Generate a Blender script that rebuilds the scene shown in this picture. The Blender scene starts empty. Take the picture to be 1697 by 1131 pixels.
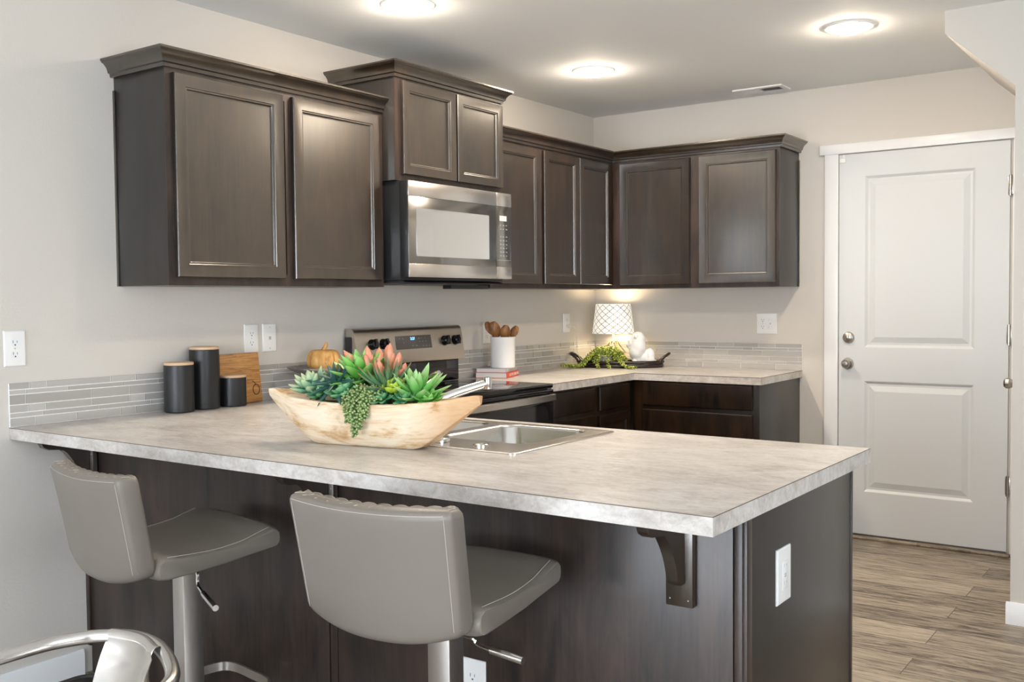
import bpy, bmesh, math, random
from mathutils import Vector, Matrix
from math import sin, cos, pi, radians, sqrt
random.seed(7)
S = bpy.context.scene
COL = S.collection

# ------------------------------------------------------------------ camera
yaw, pitch, roll = 0.6189, -0.0401, -0.0092
fw = Vector((-sin(yaw)*cos(pitch), cos(yaw)*cos(pitch), sin(pitch)))
rt = Vector((cos(yaw), sin(yaw), 0)); up = rt.cross(fw)
r2 = rt*cos(roll)+up*sin(roll); u2 = -rt*sin(roll)+up*cos(roll)
cam = bpy.data.objects.new('camera', bpy.data.cameras.new('camera'))
COL.objects.link(cam)
M = Matrix.Identity(4)
for i, v in enumerate((r2, u2, -fw)):
    for j in range(3): M[j][i] = v[j]
M.translation = (3.3179, -5.5857, 1.3251)
cam.matrix_world = M
cam.data.sensor_width = 36; cam.data.sensor_fit = 'HORIZONTAL'
cam.data.lens = 36*1653.418/1697
cam.data.clip_start = .05
S.camera = cam

# ------------------------------------------------------------------ light and exposure
S.view_settings.view_transform = 'Standard'
S.view_settings.look = 'None'
S.view_settings.gamma = 1
S.view_settings.use_curve_mapping = False
S.view_settings.exposure = 0.5
wd = bpy.data.worlds.new('world'); S.world = wd; wd.use_nodes = True
wd.node_tree.nodes['Background'].inputs[0].default_value = (.75, .87, 1, 1)
wd.node_tree.nodes['Background'].inputs[1].default_value = 1.0
H = 2.499                                             # ceiling height

def area(name, loc, aim, sx, sy, power, color, shape='RECTANGLE', spread=180):
    L = bpy.data.lights.new(name, 'AREA'); L.shape = shape; L.size = sx; L.size_y = sy
    L.energy = power; L.color = color; L.spread = radians(spread)
    o = bpy.data.objects.new(name, L); COL.objects.link(o); o.location = loc
    d = Vector(aim); o.rotation_euler = d.to_track_quat('-Z', 'Y').to_euler()
    return o
DAY = (.86, .925, 1.0)
WARM = (1.0, .86, .70)
# daylight that enters by the glass door in the rear wall and the window in the right wall
area('daylight_patio', (2.3, -8.38, 1.12), (0, 1, .55), 2.9, 1.95, 160, DAY)
area('daylight_window', (5.72, -5.3, 1.5), (-1, 0, .35), 2.3, 1.3, 80, DAY)

# ------------------------------------------------------------------ materials
MT = {}
def mat(name, col, rough=.5, metal=0., spec=.5, coat=0., build=None, **kw):
    m = bpy.data.materials.new(name); m.use_nodes = True
    nt = m.node_tree; b = nt.nodes['Principled BSDF']
    b.inputs['Base Color'].default_value = (*col, 1)
    b.inputs['Roughness'].default_value = rough
    b.inputs['Metallic'].default_value = metal
    b.inputs['Specular IOR Level'].default_value = spec
    b.inputs['Coat Weight'].default_value = coat
    for k, v in kw.items(): b.inputs[k.replace('_', ' ')].default_value = v
    if build: build(nt, b)
    MT[name] = m
    return m
def N(nt, t, **kw):
    n = nt.nodes.new(t)
    for k, v in kw.items():
        if k in n.inputs.keys(): n.inputs[k].default_value = v
        else: setattr(n, k, v)
    return n
def coords(nt, scale=(1, 1, 1), kind='Object', rot=(0, 0, 0)):
    tc = N(nt, 'ShaderNodeTexCoord'); mp = N(nt, 'ShaderNodeMapping')
    mp.inputs['Scale'].default_value = scale; mp.inputs['Rotation'].default_value = rot
    nt.links.new(tc.outputs[kind], mp.inputs[0]); return mp.outputs[0]
def noise(nt, vec, scale, detail=4, rough=.55, dist=0):
    n = N(nt, 'ShaderNodeTexNoise'); n.inputs['Scale'].default_value = scale; n.inputs['Detail'].default_value = detail
    n.inputs['Roughness'].default_value = rough; n.inputs['Distortion'].default_value = dist
    nt.links.new(vec, n.inputs['Vector']); return n.outputs['Fac']
def ramp(nt, fac, stops):
    r = N(nt, 'ShaderNodeValToRGB'); e = r.color_ramp.elements
    while len(e) < len(stops): e.new(.5)
    for k, (p, c) in enumerate(stops): e[k].position = p; e[k].color = (*c, 1)
    nt.links.new(fac, r.inputs[0]); return r.outputs[0]
def bump(nt, b, fac, strength, dist=.002):
    n = N(nt, 'ShaderNodeBump'); n.inputs['Strength'].default_value = strength; n.inputs['Distance'].default_value = dist
    nt.links.new(fac, n.inputs['Height']); nt.links.new(n.outputs[0], b.inputs['Normal'])
def mathn(nt, op, a, bb=None):
    n = N(nt, 'ShaderNodeMath', operation=op)
    for i, v in enumerate((a, bb)):
        if v is None: continue
        if isinstance(v, (int, float)): n.inputs[i].default_value = v
        else: nt.links.new(v, n.inputs[i])
    return n.outputs[0]
def mix(nt, fac, a, c, blend='MIX'):
    n = N(nt, 'ShaderNodeMix', data_type='RGBA', blend_type=blend)
    if isinstance(fac, (int, float)): n.inputs[0].default_value = fac
    else: nt.links.new(fac, n.inputs[0])
    for i, v in ((6, a), (7, c)):
        if isinstance(v, tuple): n.inputs[i].default_value = (*v, 1)
        else: nt.links.new(v, n.inputs[i])
    return n.outputs[2]

def orange_peel(st):
    def f(nt, b): bump(nt, b, noise(nt, coords(nt), 140, 3), st, .0012)
    return f
mat('wall_paint', (.60, .57, .525), .62, spec=.3, build=orange_peel(.35))
mat('ceiling_paint', (.83, .845, .84), .8, spec=.2, build=orange_peel(.4))
mat('white_trim', (.79, .80, .81), .32)
mat('white_door', (.62, .645, .665), .38)
mat('white_plastic', (.80, .80, .79), .3)
mat('slot_dark', (.05, .05, .05), .5)

def wood_dark(lo, hi, rl, rh):
    def f(nt, b):
        v = coords(nt, (6, 6, 1.6)); n1 = noise(nt, v, 2.2, 6, .6, .6)
        v2 = coords(nt, (90, 90, 3)); n2 = noise(nt, v2, 1.2, 3)
        n = mathn(nt, 'ADD', mathn(nt, 'MULTIPLY', n1, .75), mathn(nt, 'MULTIPLY', n2, .25))
        nt.links.new(ramp(nt, n, [(.36, lo), (.66, hi)]), b.inputs['Base Color'])
        rr = N(nt, 'ShaderNodeMapRange'); rr.inputs[3].default_value = rl; rr.inputs[4].default_value = rh
        nt.links.new(n1, rr.inputs[0]); nt.links.new(rr.outputs[0], b.inputs['Roughness'])
        n3 = noise(nt, coords(nt), 260, 2)
        bump(nt, b, mathn(nt, 'ADD', n2, n3), .07, .0008)
    return f
mat('espresso_wood', (.02, .013, .01), .3, spec=.6, coat=1.0, Coat_Roughness=.235, Coat_IOR=1.7, Coat_Tint=(1, .95, .86, 1), build=wood_dark((.0040, .0027, .0018), (.026, .0142, .0076), .29, .37))
mat('espresso_shaded', (.02, .013, .01), .3, spec=.35, build=wood_dark((.0026, .0017, .0011), (.027, .0125, .0048), .34, .42))  # copy of the espresso wood, base units' shade put into its finish and colour
mat('espresso_panel', (.02, .013, .01), .3, spec=.45, coat=.15, Coat_Roughness=.24, build=wood_dark((.010, .0072, .0060), (.054, .033, .0255), .34, .44))
mat('end_panel', (.035, .03, .027), .34, spec=.5, coat=.3, Coat_Roughness=.24, build=wood_dark((.017, .0145, .0125), (.027, .0228, .0195), .34, .42))  # grayer than the doors: the gray of reflections is put into the colour
mat('dark_gap', (.006, .005, .004), .6)

def counter_tex(nt, b):
    v = coords(nt, (1.0, 1.9, 1.9), rot=(0, 0, .12)); a = noise(nt, v, 3.2, 9, .66, 1.2)
    c = noise(nt, coords(nt, (2, 6, 4), rot=(0, 0, .35)), 9, 8, .7, .8)
    d = noise(nt, coords(nt, (1, 1, 1)), 95, 4, .7)
    n = mathn(nt, 'ADD', mathn(nt, 'ADD', mathn(nt, 'MULTIPLY', a, .44), mathn(nt, 'MULTIPLY', c, .38)), mathn(nt, 'MULTIPLY', d, .18))
    nt.links.new(ramp(nt, n, [(.37, (.33, .30, .275)), (.455, (.47, .435, .40)), (.53, (.58, .55, .52)), (.63, (.69, .67, .645))]), b.inputs['Base Color'])
    bump(nt, b, d, .05, .0006)
mat('laminate', (.5, .45, .4), .30, spec=.5, build=counter_tex)
mat('laminate_seam', (.10, .075, .055), .5)
mat('grout', (.86, .85, .83), .6)
def tile_tex(nt, b):
    at = N(nt, 'ShaderNodeAttribute', attribute_name='shade')
    nt.links.new(ramp(nt, at.outputs['Fac'], [(0, (.36, .345, .32)), (1, (.47, .455, .43))]), b.inputs['Base Color'])
mat('glass_tile', (.4, .39, .36), .12, spec=.5, coat=.3, build=tile_tex)

def floor_tex(nt, b):
    v = coords(nt)
    br = N(nt, 'ShaderNodeTexBrick'); br.offset = .37
    br.inputs['Scale'].default_value = 1; br.inputs['Brick Width'].default_value = 1.25; br.inputs['Row Height'].default_value = .185
    br.inputs['Mortar Size'].default_value = .0016; br.inputs['Color1'].default_value = (0, 0, 0, 1); br.inputs['Color2'].default_value = (1, 1, 1, 1)
    br.inputs['Mortar'].default_value = (.5, .5, .5, 1)
    nt.links.new(v, br.inputs['Vector'])
    sep = N(nt, 'ShaderNodeSeparateColor'); nt.links.new(br.outputs['Color'], sep.inputs[0])
    off = N(nt, 'ShaderNodeCombineXYZ'); nt.links.new(mathn(nt, 'MULTIPLY', sep.outputs[0], 7.3), off.inputs[0]); nt.links.new(mathn(nt, 'MULTIPLY', sep.outputs[0], 3.1), off.inputs[1])
    ad = N(nt, 'ShaderNodeVectorMath', operation='ADD'); nt.links.new(v, ad.inputs[0]); nt.links.new(off.outputs[0], ad.inputs[1])
    mp = N(nt, 'ShaderNodeMapping'); mp.inputs['Scale'].default_value = (1.3, 11, 1); nt.links.new(ad.outputs[0], mp.inputs[0])
    g = noise(nt, mp.outputs[0], 2.0, 10, .74, 2.4)
    mp2 = N(nt, 'ShaderNodeMapping'); mp2.inputs['Scale'].default_value = (3, 46, 1); nt.links.new(ad.outputs[0], mp2.inputs[0])
    g2 = noise(nt, mp2.outputs[0], 2, 5, .7, .4)
    n = mathn(nt, 'ADD', mathn(nt, 'MULTIPLY', g, .65), mathn(nt, 'MULTIPLY', g2, .35))
    n = mathn(nt, 'ADD', n, mathn(nt, 'MULTIPLY', mathn(nt, 'SUBTRACT', sep.outputs[0], .5), .10))
    c = ramp(nt, n, [(.36, (.030, .022, .015)), (.425, (.115, .088, .062)), (.49, (.27, .22, .16)), (.62, (.46, .39, .305))])
    c = mix(nt, br.outputs['Fac'], c, (.06, .045, .035))
    nt.links.new(c, b.inputs['Base Color'])
    bump(nt, b, n, .12, .001)
mat('vinyl_plank', (.2, .16, .12), .36, build=floor_tex)

def brushed(axis_scale):
    def f(nt, b):
        n = noise(nt, coords(nt, axis_scale), 3, 3, .6)
        bump(nt, b, n, .05, .0006)
    return f
mat('stainless', (.62, .585, .545), .26, 1, build=brushed((4, 4, 160)))
mat('stainless_warm', (.50, .455, .40), .34, 1, build=brushed((160, 3, 3)))
mat('stainless_light', (.72, .69, .66), .25, 1)
mat('sink_steel', (.60, .575, .54), .24, 1, build=brushed((3, 120, 3)))
mat('chrome', (.78, .77, .75), .07, 1)
mat('satin_nickel', (.46, .43, .39), .28, 1)
mat('stool_steel', (.60, .575, .55), .33, 1, build=brushed((60, 60, 1)))
mat('aluminium', (.64, .62, .60), .25, 1)
mat('black_gloss', (.006, .006, .007), .06)
mat('black_satin', (.010, .011, .012), .32)
mat('black_plastic', (.018, .018, .019), .42)
mat('oven_glass', (.012, .012, .012), .05)
mat('mirror_glass', (.74, .73, .71), .05, 1)
mat('mirror_glass_dark', (.36, .355, .345), .16, 1)
mat('panel_gray', (.085, .078, .07), .3)
mat('mark_gray', (.46, .45, .43), .5)
mat('lcd_pale', (.70, .74, .72), .4)
mat('led_blue', (.1, .3, .9), .5, Emission_Color=(.16, .42, 1, 1), Emission_Strength=3.0)
mat('lens_glow', (1, 1, 1), .5, Emission_Color=(1, .90, .76, 1), Emission_Strength=60)
mat('bulb_glow', (1, 1, 1), .5, Emission_Color=(1, .8, .55, 1), Emission_Strength=6)
def leather(nt, b):
    bump(nt, b, noise(nt, coords(nt), 420, 3, .6), .10, .0006)
mat('taupe_leather', (.178, .156, .133), .40, spec=.45, build=leather)
mat('taupe_leather_back', (.175, .158, .142), .42, spec=.45, build=leather)
mat('thread', (.46, .41, .36), .7)
mat('black_leather', (.012, .012, .013), .3, build=leather)
def matte_black(nt, b): bump(nt, b, noise(nt, coords(nt), 380, 2), .18, .0008)
mat('canister_black', (.013, .0145, .0165), .42, build=matte_black)
mat('bamboo', (.62, .43, .27), .5)
def board_tex(nt, b):
    n = noise(nt, coords(nt, (3, 2.2, 26), rot=(.05, 0, 0)), 2.2, 7, .65, 1.4)
    nt.links.new(ramp(nt, n, [(.3, (.17, .07, .02)), (.46, (.42, .20, .06)), (.62, (.58, .31, .105)), (.75, (.36, .15, .045))]), b.inputs['Base Color'])
mat('board_wood', (.5, .28, .1), .45, build=board_tex)
mat('burnt_mark', (.06, .03, .015), .6)
def bowl_tex(nt, b):
    v = coords(nt, (1.0, 2.2, 3.4), rot=(0, .35, .2)); a = noise(nt, v, 3.6, 7, .6, 1.8)
    f = noise(nt, coords(nt, (3, 30, 44), rot=(0, .5, 0)), 3, 4, .6, .6)
    n = mathn(nt, 'ADD', mathn(nt, 'MULTIPLY', a, .8), mathn(nt, 'MULTIPLY', f, .2))
    nt.links.new(ramp(nt, n, [(.30, (.33, .17, .07)), (.40, (.58, .38, .20)), (.48, (.74, .59, .42)), (.58, (.80, .69, .54)), (.72, (.71, .55, .38))]), b.inputs['Base Color'])
    sx = N(nt, 'ShaderNodeSeparateXYZ'); nt.links.new(coords(nt), sx.inputs[0])
    h = N(nt, 'ShaderNodeMapRange'); h.inputs[1].default_value = .22; h.inputs[2].default_value = .36
    nt.links.new(mathn(nt, 'ADD', sx.outputs[0], mathn(nt, 'MULTIPLY', a, .12)), h.inputs[0])
    base = b.inputs['Base Color'].links[0].from_socket
    nt.links.new(mix(nt, h.outputs[0], base, mix(nt, 1., base, (.80, .62, .46), 'MULTIPLY')), b.inputs['Base Color'])
    bump(nt, b, f, .25, .0012)
mat('bowl_wood', (.7, .52, .34), .62, spec=.25, build=bowl_tex)
def pump_tex(nt, b):
    n = noise(nt, coords(nt, (8, 8, 3)), 4, 6, .7, .8)
    sp = noise(nt, coords(nt), 130, 3, .7)
    c = ramp(nt, n, [(.3, (.36, .15, .035)), (.5, (.62, .32, .09)), (.7, (.72, .44, .17))])
    c = mix(nt, ramp(nt, sp, [(.66, (0, 0, 0)), (.72, (1, 1, 1))]), c, (.22, .09, .03))
    nt.links.new(c, b.inputs['Base Color'])
mat('pumpkin_wood', (.6, .33, .1), .55, build=pump_tex)
mat('galvanised', (.30, .30, .30), .42, .85)
mat('white_ceramic', (.80, .80, .80), .28)
mat('matte_ceramic', (.74, .75, .76), .45)
def spoon_tex(nt, b):
    n = noise(nt, coords(nt, (14, 14, 2.4)), 3, 5, .6, 1.5)
    nt.links.new(ramp(nt, n, [(.32, (.085, .030, .009)), (.5, (.26, .105, .028)), (.68, (.40, .19, .06))]), b.inputs['Base Color'])
mat('olive_wood', (.3, .13, .04), .42, build=spoon_tex)
mat('paper', (.72, .68, .66), .8)
mat('book_gray', (.50, .47, .48), .5)
mat('book_red', (.62, .075, .035), .42)
mat('print_white', (.85, .83, .8), .6)
def shade_tex(nt, b):
    uv = N(nt, 'ShaderNodeTexCoord'); sp = N(nt, 'ShaderNodeSeparateXYZ'); nt.links.new(uv.outputs['UV'], sp.inputs[0])
    def lat(off):
        a = mathn(nt, 'PINGPONG', mathn(nt, 'ADD', mathn(nt, 'MULTIPLY', sp.outputs[0], 15), off), .5)
        c = mathn(nt, 'PINGPONG', mathn(nt, 'ADD', mathn(nt, 'MULTIPLY', sp.outputs[1], 4.6), off), .5)
        # a quatrefoil-like diamond: bulge the diamond's sides a little
        s = mathn(nt, 'ADD', a, c)
        w = mathn(nt, 'MULTIPLY', mathn(nt, 'SINE', mathn(nt, 'MULTIPLY', mathn(nt, 'SUBTRACT', a, c), 4*pi)), .035)
        return mathn(nt, 'ABSOLUTE', mathn(nt, 'SUBTRACT', mathn(nt, 'ADD', s, w), .5))
    d = lat(0)
    m = mathn(nt, 'LESS_THAN', d, .072)
    c = mix(nt, m, (.86, .85, .82), (.20, .19, .18))
    nt.links.new(c, b.inputs['Base Color'])
    e = mix(nt, m, (1.0, .92, .78), (.22, .19, .16))
    nt.links.new(e, b.inputs['Emission Color'])
mat('lamp_shade', (.86, .85, .82), .8, Emission_Strength=.40, build=shade_tex)
mat('brass', (.52, .38, .19), .3, 1)
mat('cream_metal', (.72, .66, .54), .4)
mat('cord_white', (.72, .68, .58), .5)
def tray_tex(nt, b):
    n = noise(nt, coords(nt, (6, 6, 20)), 5, 5, .6)
    nt.links.new(ramp(nt, n, [(.35, (.008, .006, .005)), (.7, (.035, .022, .015))]), b.inputs['Base Color'])
mat('tray_wood', (.015, .011, .009), .3, build=tray_tex)
mat('pot_glaze', (.42, .45, .46), .4)
mat('moss', (.06, .07, .025), .95)

def leafmat(name, base, tip, edge=.6, rough=.45, mid=None):
    def f(nt, b):
        at = N(nt, 'ShaderNodeAttribute', attribute_name='tip')
        st = [(0, base), (1, tip)] if mid is None else [(0, base), (edge, mid), (1, tip)]
        c = ramp(nt, at.outputs['Fac'], st)
        n = noise(nt, coords(nt), 30, 3)
        nt.links.new(mix(nt, .25, c, ramp(nt, n, [(.3, (.25, .35, .2)), (.7, (1, 1, 1))]), 'MULTIPLY'), b.inputs['Base Color'])
    mat(name, mid or base, rough, build=f, Subsurface_Weight=0.0)
leafmat('leaf_fresh', (.05, .21, .03), (.34, .60, .18), mid=(.13, .44, .06))
leafmat('leaf_star', (.07, .28, .05), (.48, .68, .32), mid=(.19, .52, .12))
leafmat('leaf_pale', (.09, .25, .13), (.62, .66, .38), mid=(.20, .42, .27))
leafmat('leaf_agave', (.03, .10, .085), (.07, .16, .13), mid=(.035, .115, .10))
leafmat('leaf_aloe', (.07, .18, .10), (.28, .10, .055), mid=(.11, .23, .10), edge=.72)
leafmat('leaf_pink', (.22, .34, .10), (.80, .26, .17), mid=(.70, .36, .20), edge=.5)
leafmat('leaf_lime', (.16, .30, .02), (.50, .60, .05), mid=(.30, .47, .03))
leafmat('leaf_mint', (.04, .17, .07), (.22, .45, .22), mid=(.08, .30, .13))
leafmat('leaf_sedum', (.10, .18, .05), (.38, .46, .20), mid=(.19, .29, .09))
leafmat('leaf_string', (.10, .17, .02), (.80, .78, .20), mid=(.40, .47, .06))
leafmat('leaf_bronze', (.10, .12, .05), (.16, .14, .06), mid=(.13, .14, .06))

# ------------------------------------------------------------------ mesh helpers
def new(): return bmesh.new()
def box(bm, x0, x1, y0, y1, z0, z1, bev=0, seg=2):
    r = bmesh.ops.create_cube(bm, size=1)
    vs = r['verts']
    for v in vs:
        v.co = Vector(((x0+x1)/2+v.co.x*(x1-x0), (y0+y1)/2+v.co.y*(y1-y0), (z0+z1)/2+v.co.z*(z1-z0)))
    if bev:
        es = list({e for v in vs for e in v.link_edges})
        bmesh.ops.bevel(bm, geom=es, offset=bev, segments=seg, profile=.5, affect='EDGES')
    return bm
bm_last = []
def loft(bm, rings, caps=True, closed=False, lay=None, vals=None):
    R = []
    for k, ring in enumerate(rings):
        row = []
        for p in ring:
            v = bm.verts.new(p)
            if lay is not None: v[lay] = vals[k]
            row.append(v)
        R.append(row)
    n = len(R[0]); m = len(R)
    for i in range(m if closed else m-1):
        a, b = R[i], R[(i+1) % m]
        for j in range(n):
            bm.faces.new((a[j], a[(j+1) % n], b[(j+1) % n], b[j]))
    if caps and not closed:
        bm.faces.new(R[0][::-1]); bm.faces.new(R[-1])
    bm_last[:] = R[-1]
    return bm
def frames(pts, closed=False):
    n = len(pts); out = []; prev = None
    for i in range(n):
        if closed: t = pts[(i+1) % n]-pts[i-1]
        else: t = pts[min(i+1, n-1)]-pts[max(i-1, 0)]
        t.normalize()
        if prev is None:
            a = Vector((0, 0, 1)) if abs(t.z) < .9 else Vector((1, 0, 0))
            x = t.cross(a).normalized()
        else:
            x = prev-t*prev.dot(t)
            x = x.normalized() if x.length > 1e-6 else t.orthogonal().normalized()
        out.append((x, t.cross(x))); prev = x
    return out
def tube(bm, pts, r, n=12, closed=False, caps=True):
    pts = [Vector(p) for p in pts]; fr = frames(pts, closed)
    rs = r if isinstance(r, (list, tuple)) else [r]*len(pts)
    loft(bm, [[p+(x*cos(2*pi*k/n)+y*sin(2*pi*k/n))*q for k in range(n)] for p, (x, y), q in zip(pts, fr, rs)], caps, closed)
    return bm
def spline(pts, k=8, closed=False):
    P = [Vector(p) for p in pts]; n = len(P); out = []
    rng = range(n) if closed else range(n-1)
    for i in rng:
        if closed: a, b, c, d = P[i-1], P[i], P[(i+1) % n], P[(i+2) % n]
        else: a, b, c, d = P[max(i-1, 0)], P[i], P[i+1], P[min(i+2, n-1)]
        for j in range(k):
            t = j/k
            out.append(.5*((2*b)+(c-a)*t+(2*a-5*b+4*c-d)*t*t+(3*b-a-3*c+d)*t**3))
    if not closed: out.append(P[-1])
    return out
def lathe(bm, prof, c=(0, 0, 0), n=32, uv=False, ang=2*pi):
    c = Vector(c); R = []
    for (r, z) in prof:
        R.append([bm.verts.new(c+Vector((r*cos(2*pi*k/n), r*sin(2*pi*k/n), z))) for k in range(n)])
    ul = bm.loops.layers.uv.new('UVMap') if uv else None
    for i in range(len(R)-1):
        for j in range(n):
            f = bm.faces.new((R[i][j], R[i][(j+1) % n], R[i+1][(j+1) % n], R[i+1][j]))
            if uv:
                z0, z1 = prof[0][1], max(p[1] for p in prof)
                for l, (u, q) in zip(f.loops, ((j, i), (j+1, i), (j+1, i+1), (j, i+1))):
                    l[ul].uv = (u/n, (prof[q][1]-z0)/(z1-z0))
    if prof[0][0] > 1e-5 and prof[0] != prof[-1]: bm.faces.new(R[0][::-1])
    if prof[-1][0] > 1e-5 and prof[0] != prof[-1]: bm.faces.new(R[-1])
    bmesh.ops.remove_doubles(bm, verts=[v for row in R for v in row], dist=1e-6)
    return bm
def prism(bm, poly, a0, a1, plane='xz'):
    def p(u, v, w): return {'xz': (u, w, v), 'yz': (w, u, v), 'xy': (u, v, w)}[plane]
    loft(bm, [[p(u, v, a0) for u, v in poly], [p(u, v, a1) for u, v in poly]])
    return bm
def rrect(x0, x1, y0, y1, r, n=5):
    out = []
    for cx, cy, a in ((x1-r, y1-r, 0), (x0+r, y1-r, pi/2), (x0+r, y0+r, pi), (x1-r, y0+r, 1.5*pi)):
        for k in range(n+1): out.append((cx+r*cos(a+k*pi/2/n), cy+r*sin(a+k*pi/2/n)))
    return out
def slab(bm, xs, ys, keep, z0, z1):
    V = {}
    def v(i, j, z):
        if (i, j, z) not in V: V[i, j, z] = bm.verts.new((xs[i], ys[j], z))
        return V[i, j, z]
    K = {(i, j) for i in range(len(xs)-1) for j in range(len(ys)-1) if keep(i, j)}
    for i, j in K:
        for z in (z0, z1): bm.faces.new((v(i, j, z), v(i+1, j, z), v(i+1, j+1, z), v(i, j+1, z)))
        for di, dj, a, b in ((-1, 0, (i, j), (i, j+1)), (1, 0, (i+1, j), (i+1, j+1)), (0, -1, (i, j), (i+1, j)), (0, 1, (i, j+1), (i+1, j+1))):
            if (i+di, j+dj) not in K: bm.faces.new((v(*a, z0), v(*b, z0), v(*b, z1), v(*a, z1)))
    return bm
def frame(origin, u, v):
    u = Vector(u); v = Vector(v); n = u.cross(v); m = Matrix.Identity(4)
    for i, a in enumerate((u, v, n)):
        for j in range(3): m[j][i] = a[j]
    m.translation = origin; return m
LW = lambda x=0: frame((x, 0, 0), (0, 1, 0), (0, 0, 1))     # faces +x; u = y, v = z
BW = lambda y=0: frame((0, y, 0), (1, 0, 0), (0, 0, 1))     # faces -y; u = x, v = z

def wm(o):
    m = Matrix.Identity(4)
    while o is not None: m = o.matrix_basis @ m; o = o.parent
    return m
def obj(name, bm, m, parent=None, fr=None, local=False, sharp=32):
    if fr is not None: bm.transform(fr)
    bmesh.ops.recalc_face_normals(bm, faces=bm.faces[:])
    loc = None
    if parent is None:
        cs = [v.co for v in bm.verts]
        loc = Vector(((min(c.x for c in cs)+max(c.x for c in cs))/2, (min(c.y for c in cs)+max(c.y for c in cs))/2, min(c.z for c in cs)))
        bm.transform(Matrix.Translation(-loc))
    elif not local: bm.transform(wm(parent).inverted())
    me = bpy.data.meshes.new(name); bm.to_mesh(me); bm.free()
    me.shade_smooth(); me.set_sharp_from_angle(angle=radians(sharp))
    me.materials.append(MT[m])
    o = bpy.data.objects.new(name, me); COL.objects.link(o)
    if parent is not None: o.parent = parent
    else: o.location = loc
    return o
def tag(o, label, cat, group=None):
    o['label'] = label; o['category'] = cat
    if group: o['group'] = group
    return o
def thing(name, label, cat, loc, rz=0, group=None):
    o = bpy.data.objects.new(name, None); COL.objects.link(o); o.empty_display_size = .05
    o.location = loc; o.rotation_euler = (0, 0, rz)
    return tag(o, label, cat, group)
def struct(name, bm, m, label=None, parent=None, **kw):
    o = obj(name, bm, m, parent, **kw)
    if parent is None:
        o['kind'] = 'structure'
        if label: o['label'] = label
    return o
def text(name, body, size, m, parent, mtx, depth=.0004, align='CENTER'):
    cu = bpy.data.curves.new(name, 'FONT'); cu.body = body; cu.size = size; cu.extrude = depth
    cu.align_x = align; cu.align_y = 'CENTER'; cu.materials.append(MT[m])
    tmp = bpy.data.objects.new('lettering', cu); COL.objects.link(tmp)
    bpy.context.view_layer.update()
    me = bpy.data.meshes.new_from_object(tmp.evaluated_get(bpy.context.evaluated_depsgraph_get()))
    bpy.data.objects.remove(tmp)
    o = bpy.data.objects.new(name, me); COL.objects.link(o); o.parent = parent
    me.transform(wm(parent).inverted() @ mtx)
    return o

# ------------------------------------------------------------------ the room
X1, Y0 = 5.75, -8.4
b = box(new(), -.15, X1+.15, Y0-.15, .15, -.08, 0); struct('floor', b, 'vinyl_plank', 'gray brown wood plank floor')
b = box(new(), -.15, X1+.15, Y0-.15, .15, H, H+.1); struct('ceiling', b, 'ceiling_paint', 'pale painted ceiling')
b = box(new(), -.15, 0, Y0, 0, 0, H); struct('wall_left', b, 'wall_paint', 'greige wall behind the stove')
b = box(new(), -.15, X1+.15, 0, .15, 0, H); struct('wall_back', b, 'wall_paint', 'greige wall with the white door')
# rear wall with a glass patio door, right wall with a window (both behind the camera)
def wall_with_hole(u0, u1, h0, h1, z0, z1, t0, t1, fn):
    b = new()
    us = [u0, h0, h1, u1]; zs = [0, z0, z1, H]
    for i in range(3):
        for j in range(3):
            if (i, j) == (1, 1) or zs[j+1]-zs[j] < 1e-4: continue
            box(b, *fn(us[i], us[i+1], t0, t1), zs[j], zs[j+1])
    return b
struct('wall_rear', wall_with_hole(-.15, X1+.15, .8, 3.8, .001, 2.1, Y0-.15, Y0, lambda a, c, t, s: (a, c, t, s)), 'wall_paint')
struct('wall_right', wall_with_hole(Y0, -1.172, -6.5, -4.1, .85, 2.15, X1, X1+.15, lambda a, c, t, s: (t, s, a, c)), 'wall_paint')
b = new()
for x in (.82, 2.3, 3.78): box(b, x-.04, x+.04, Y0-.11, Y0-.03, 0, 2.1)
for z in (.04, 2.06): box(b, .8, 3.8, Y0-.11, Y0-.03, z-.04, z+.04)
w = struct('window_1', b, 'white_trim', 'white framed glass patio door')
mat('pane_glass', (1, 1, 1), 0, Transmission_Weight=1.0)
obj('pane', box(new(), .85, 3.75, Y0-.075, Y0-.069, .06, 2.03), 'pane_glass', w)
b = new()
for y in (-6.47, -5.3, -4.13): box(b, X1+.03, X1+.1, y-.03, y+.03, .85, 2.15)
for z in (.88, 2.12): box(b, X1+.03, X1+.1, -6.5, -4.1, z-.03, z+.03)
w = struct('window_2', b, 'white_trim', 'white framed window')
obj('pane', box(new(), X1+.062, X1+.068, -6.45, -4.15, .9, 2.1), 'pane_glass', w)

# wall under the stairs: a boxed block with a sloping underside towards the door
b = prism(new(), [(2.371, H), (2.371, 2.407), (2.636, 2.160), (2.636, 0), (X1+.15, 0), (X1+.15, H)], -1.172, 0, 'xz')
struct('wall_stair', b, 'wall_paint', 'painted wall and sloping soffit under the stairs')
def baseboard(name, fr, u0, u1, label, h=.09):
    b = new(); prism(b, [(0, 0), (.014, 0), (.014, h-.012), (.008, h), (0, h)], u0, u1, 'yz')
    # prism in (n, v) with u as the third axis
    for v in b.verts: v.co = Vector((v.co.x, v.co.z, v.co.y))
    struct(name, b, 'white_trim', label, fr=fr)
baseboard('baseboard_left', LW(), Y0, -3.605, 'white baseboard along the left wall')
baseboard('baseboard_stair', BW(-1.172), 2.622, X1, 'white baseboard on the stair wall')
baseboard('baseboard_back', BW(), 1.372, 1.485, 'white baseboard beside the door casing')
baseboard('baseboard_rear', frame((0, Y0, 0), (-1, 0, 0), (0, 0, 1)), -.8, 0, 'white baseboard')

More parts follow.
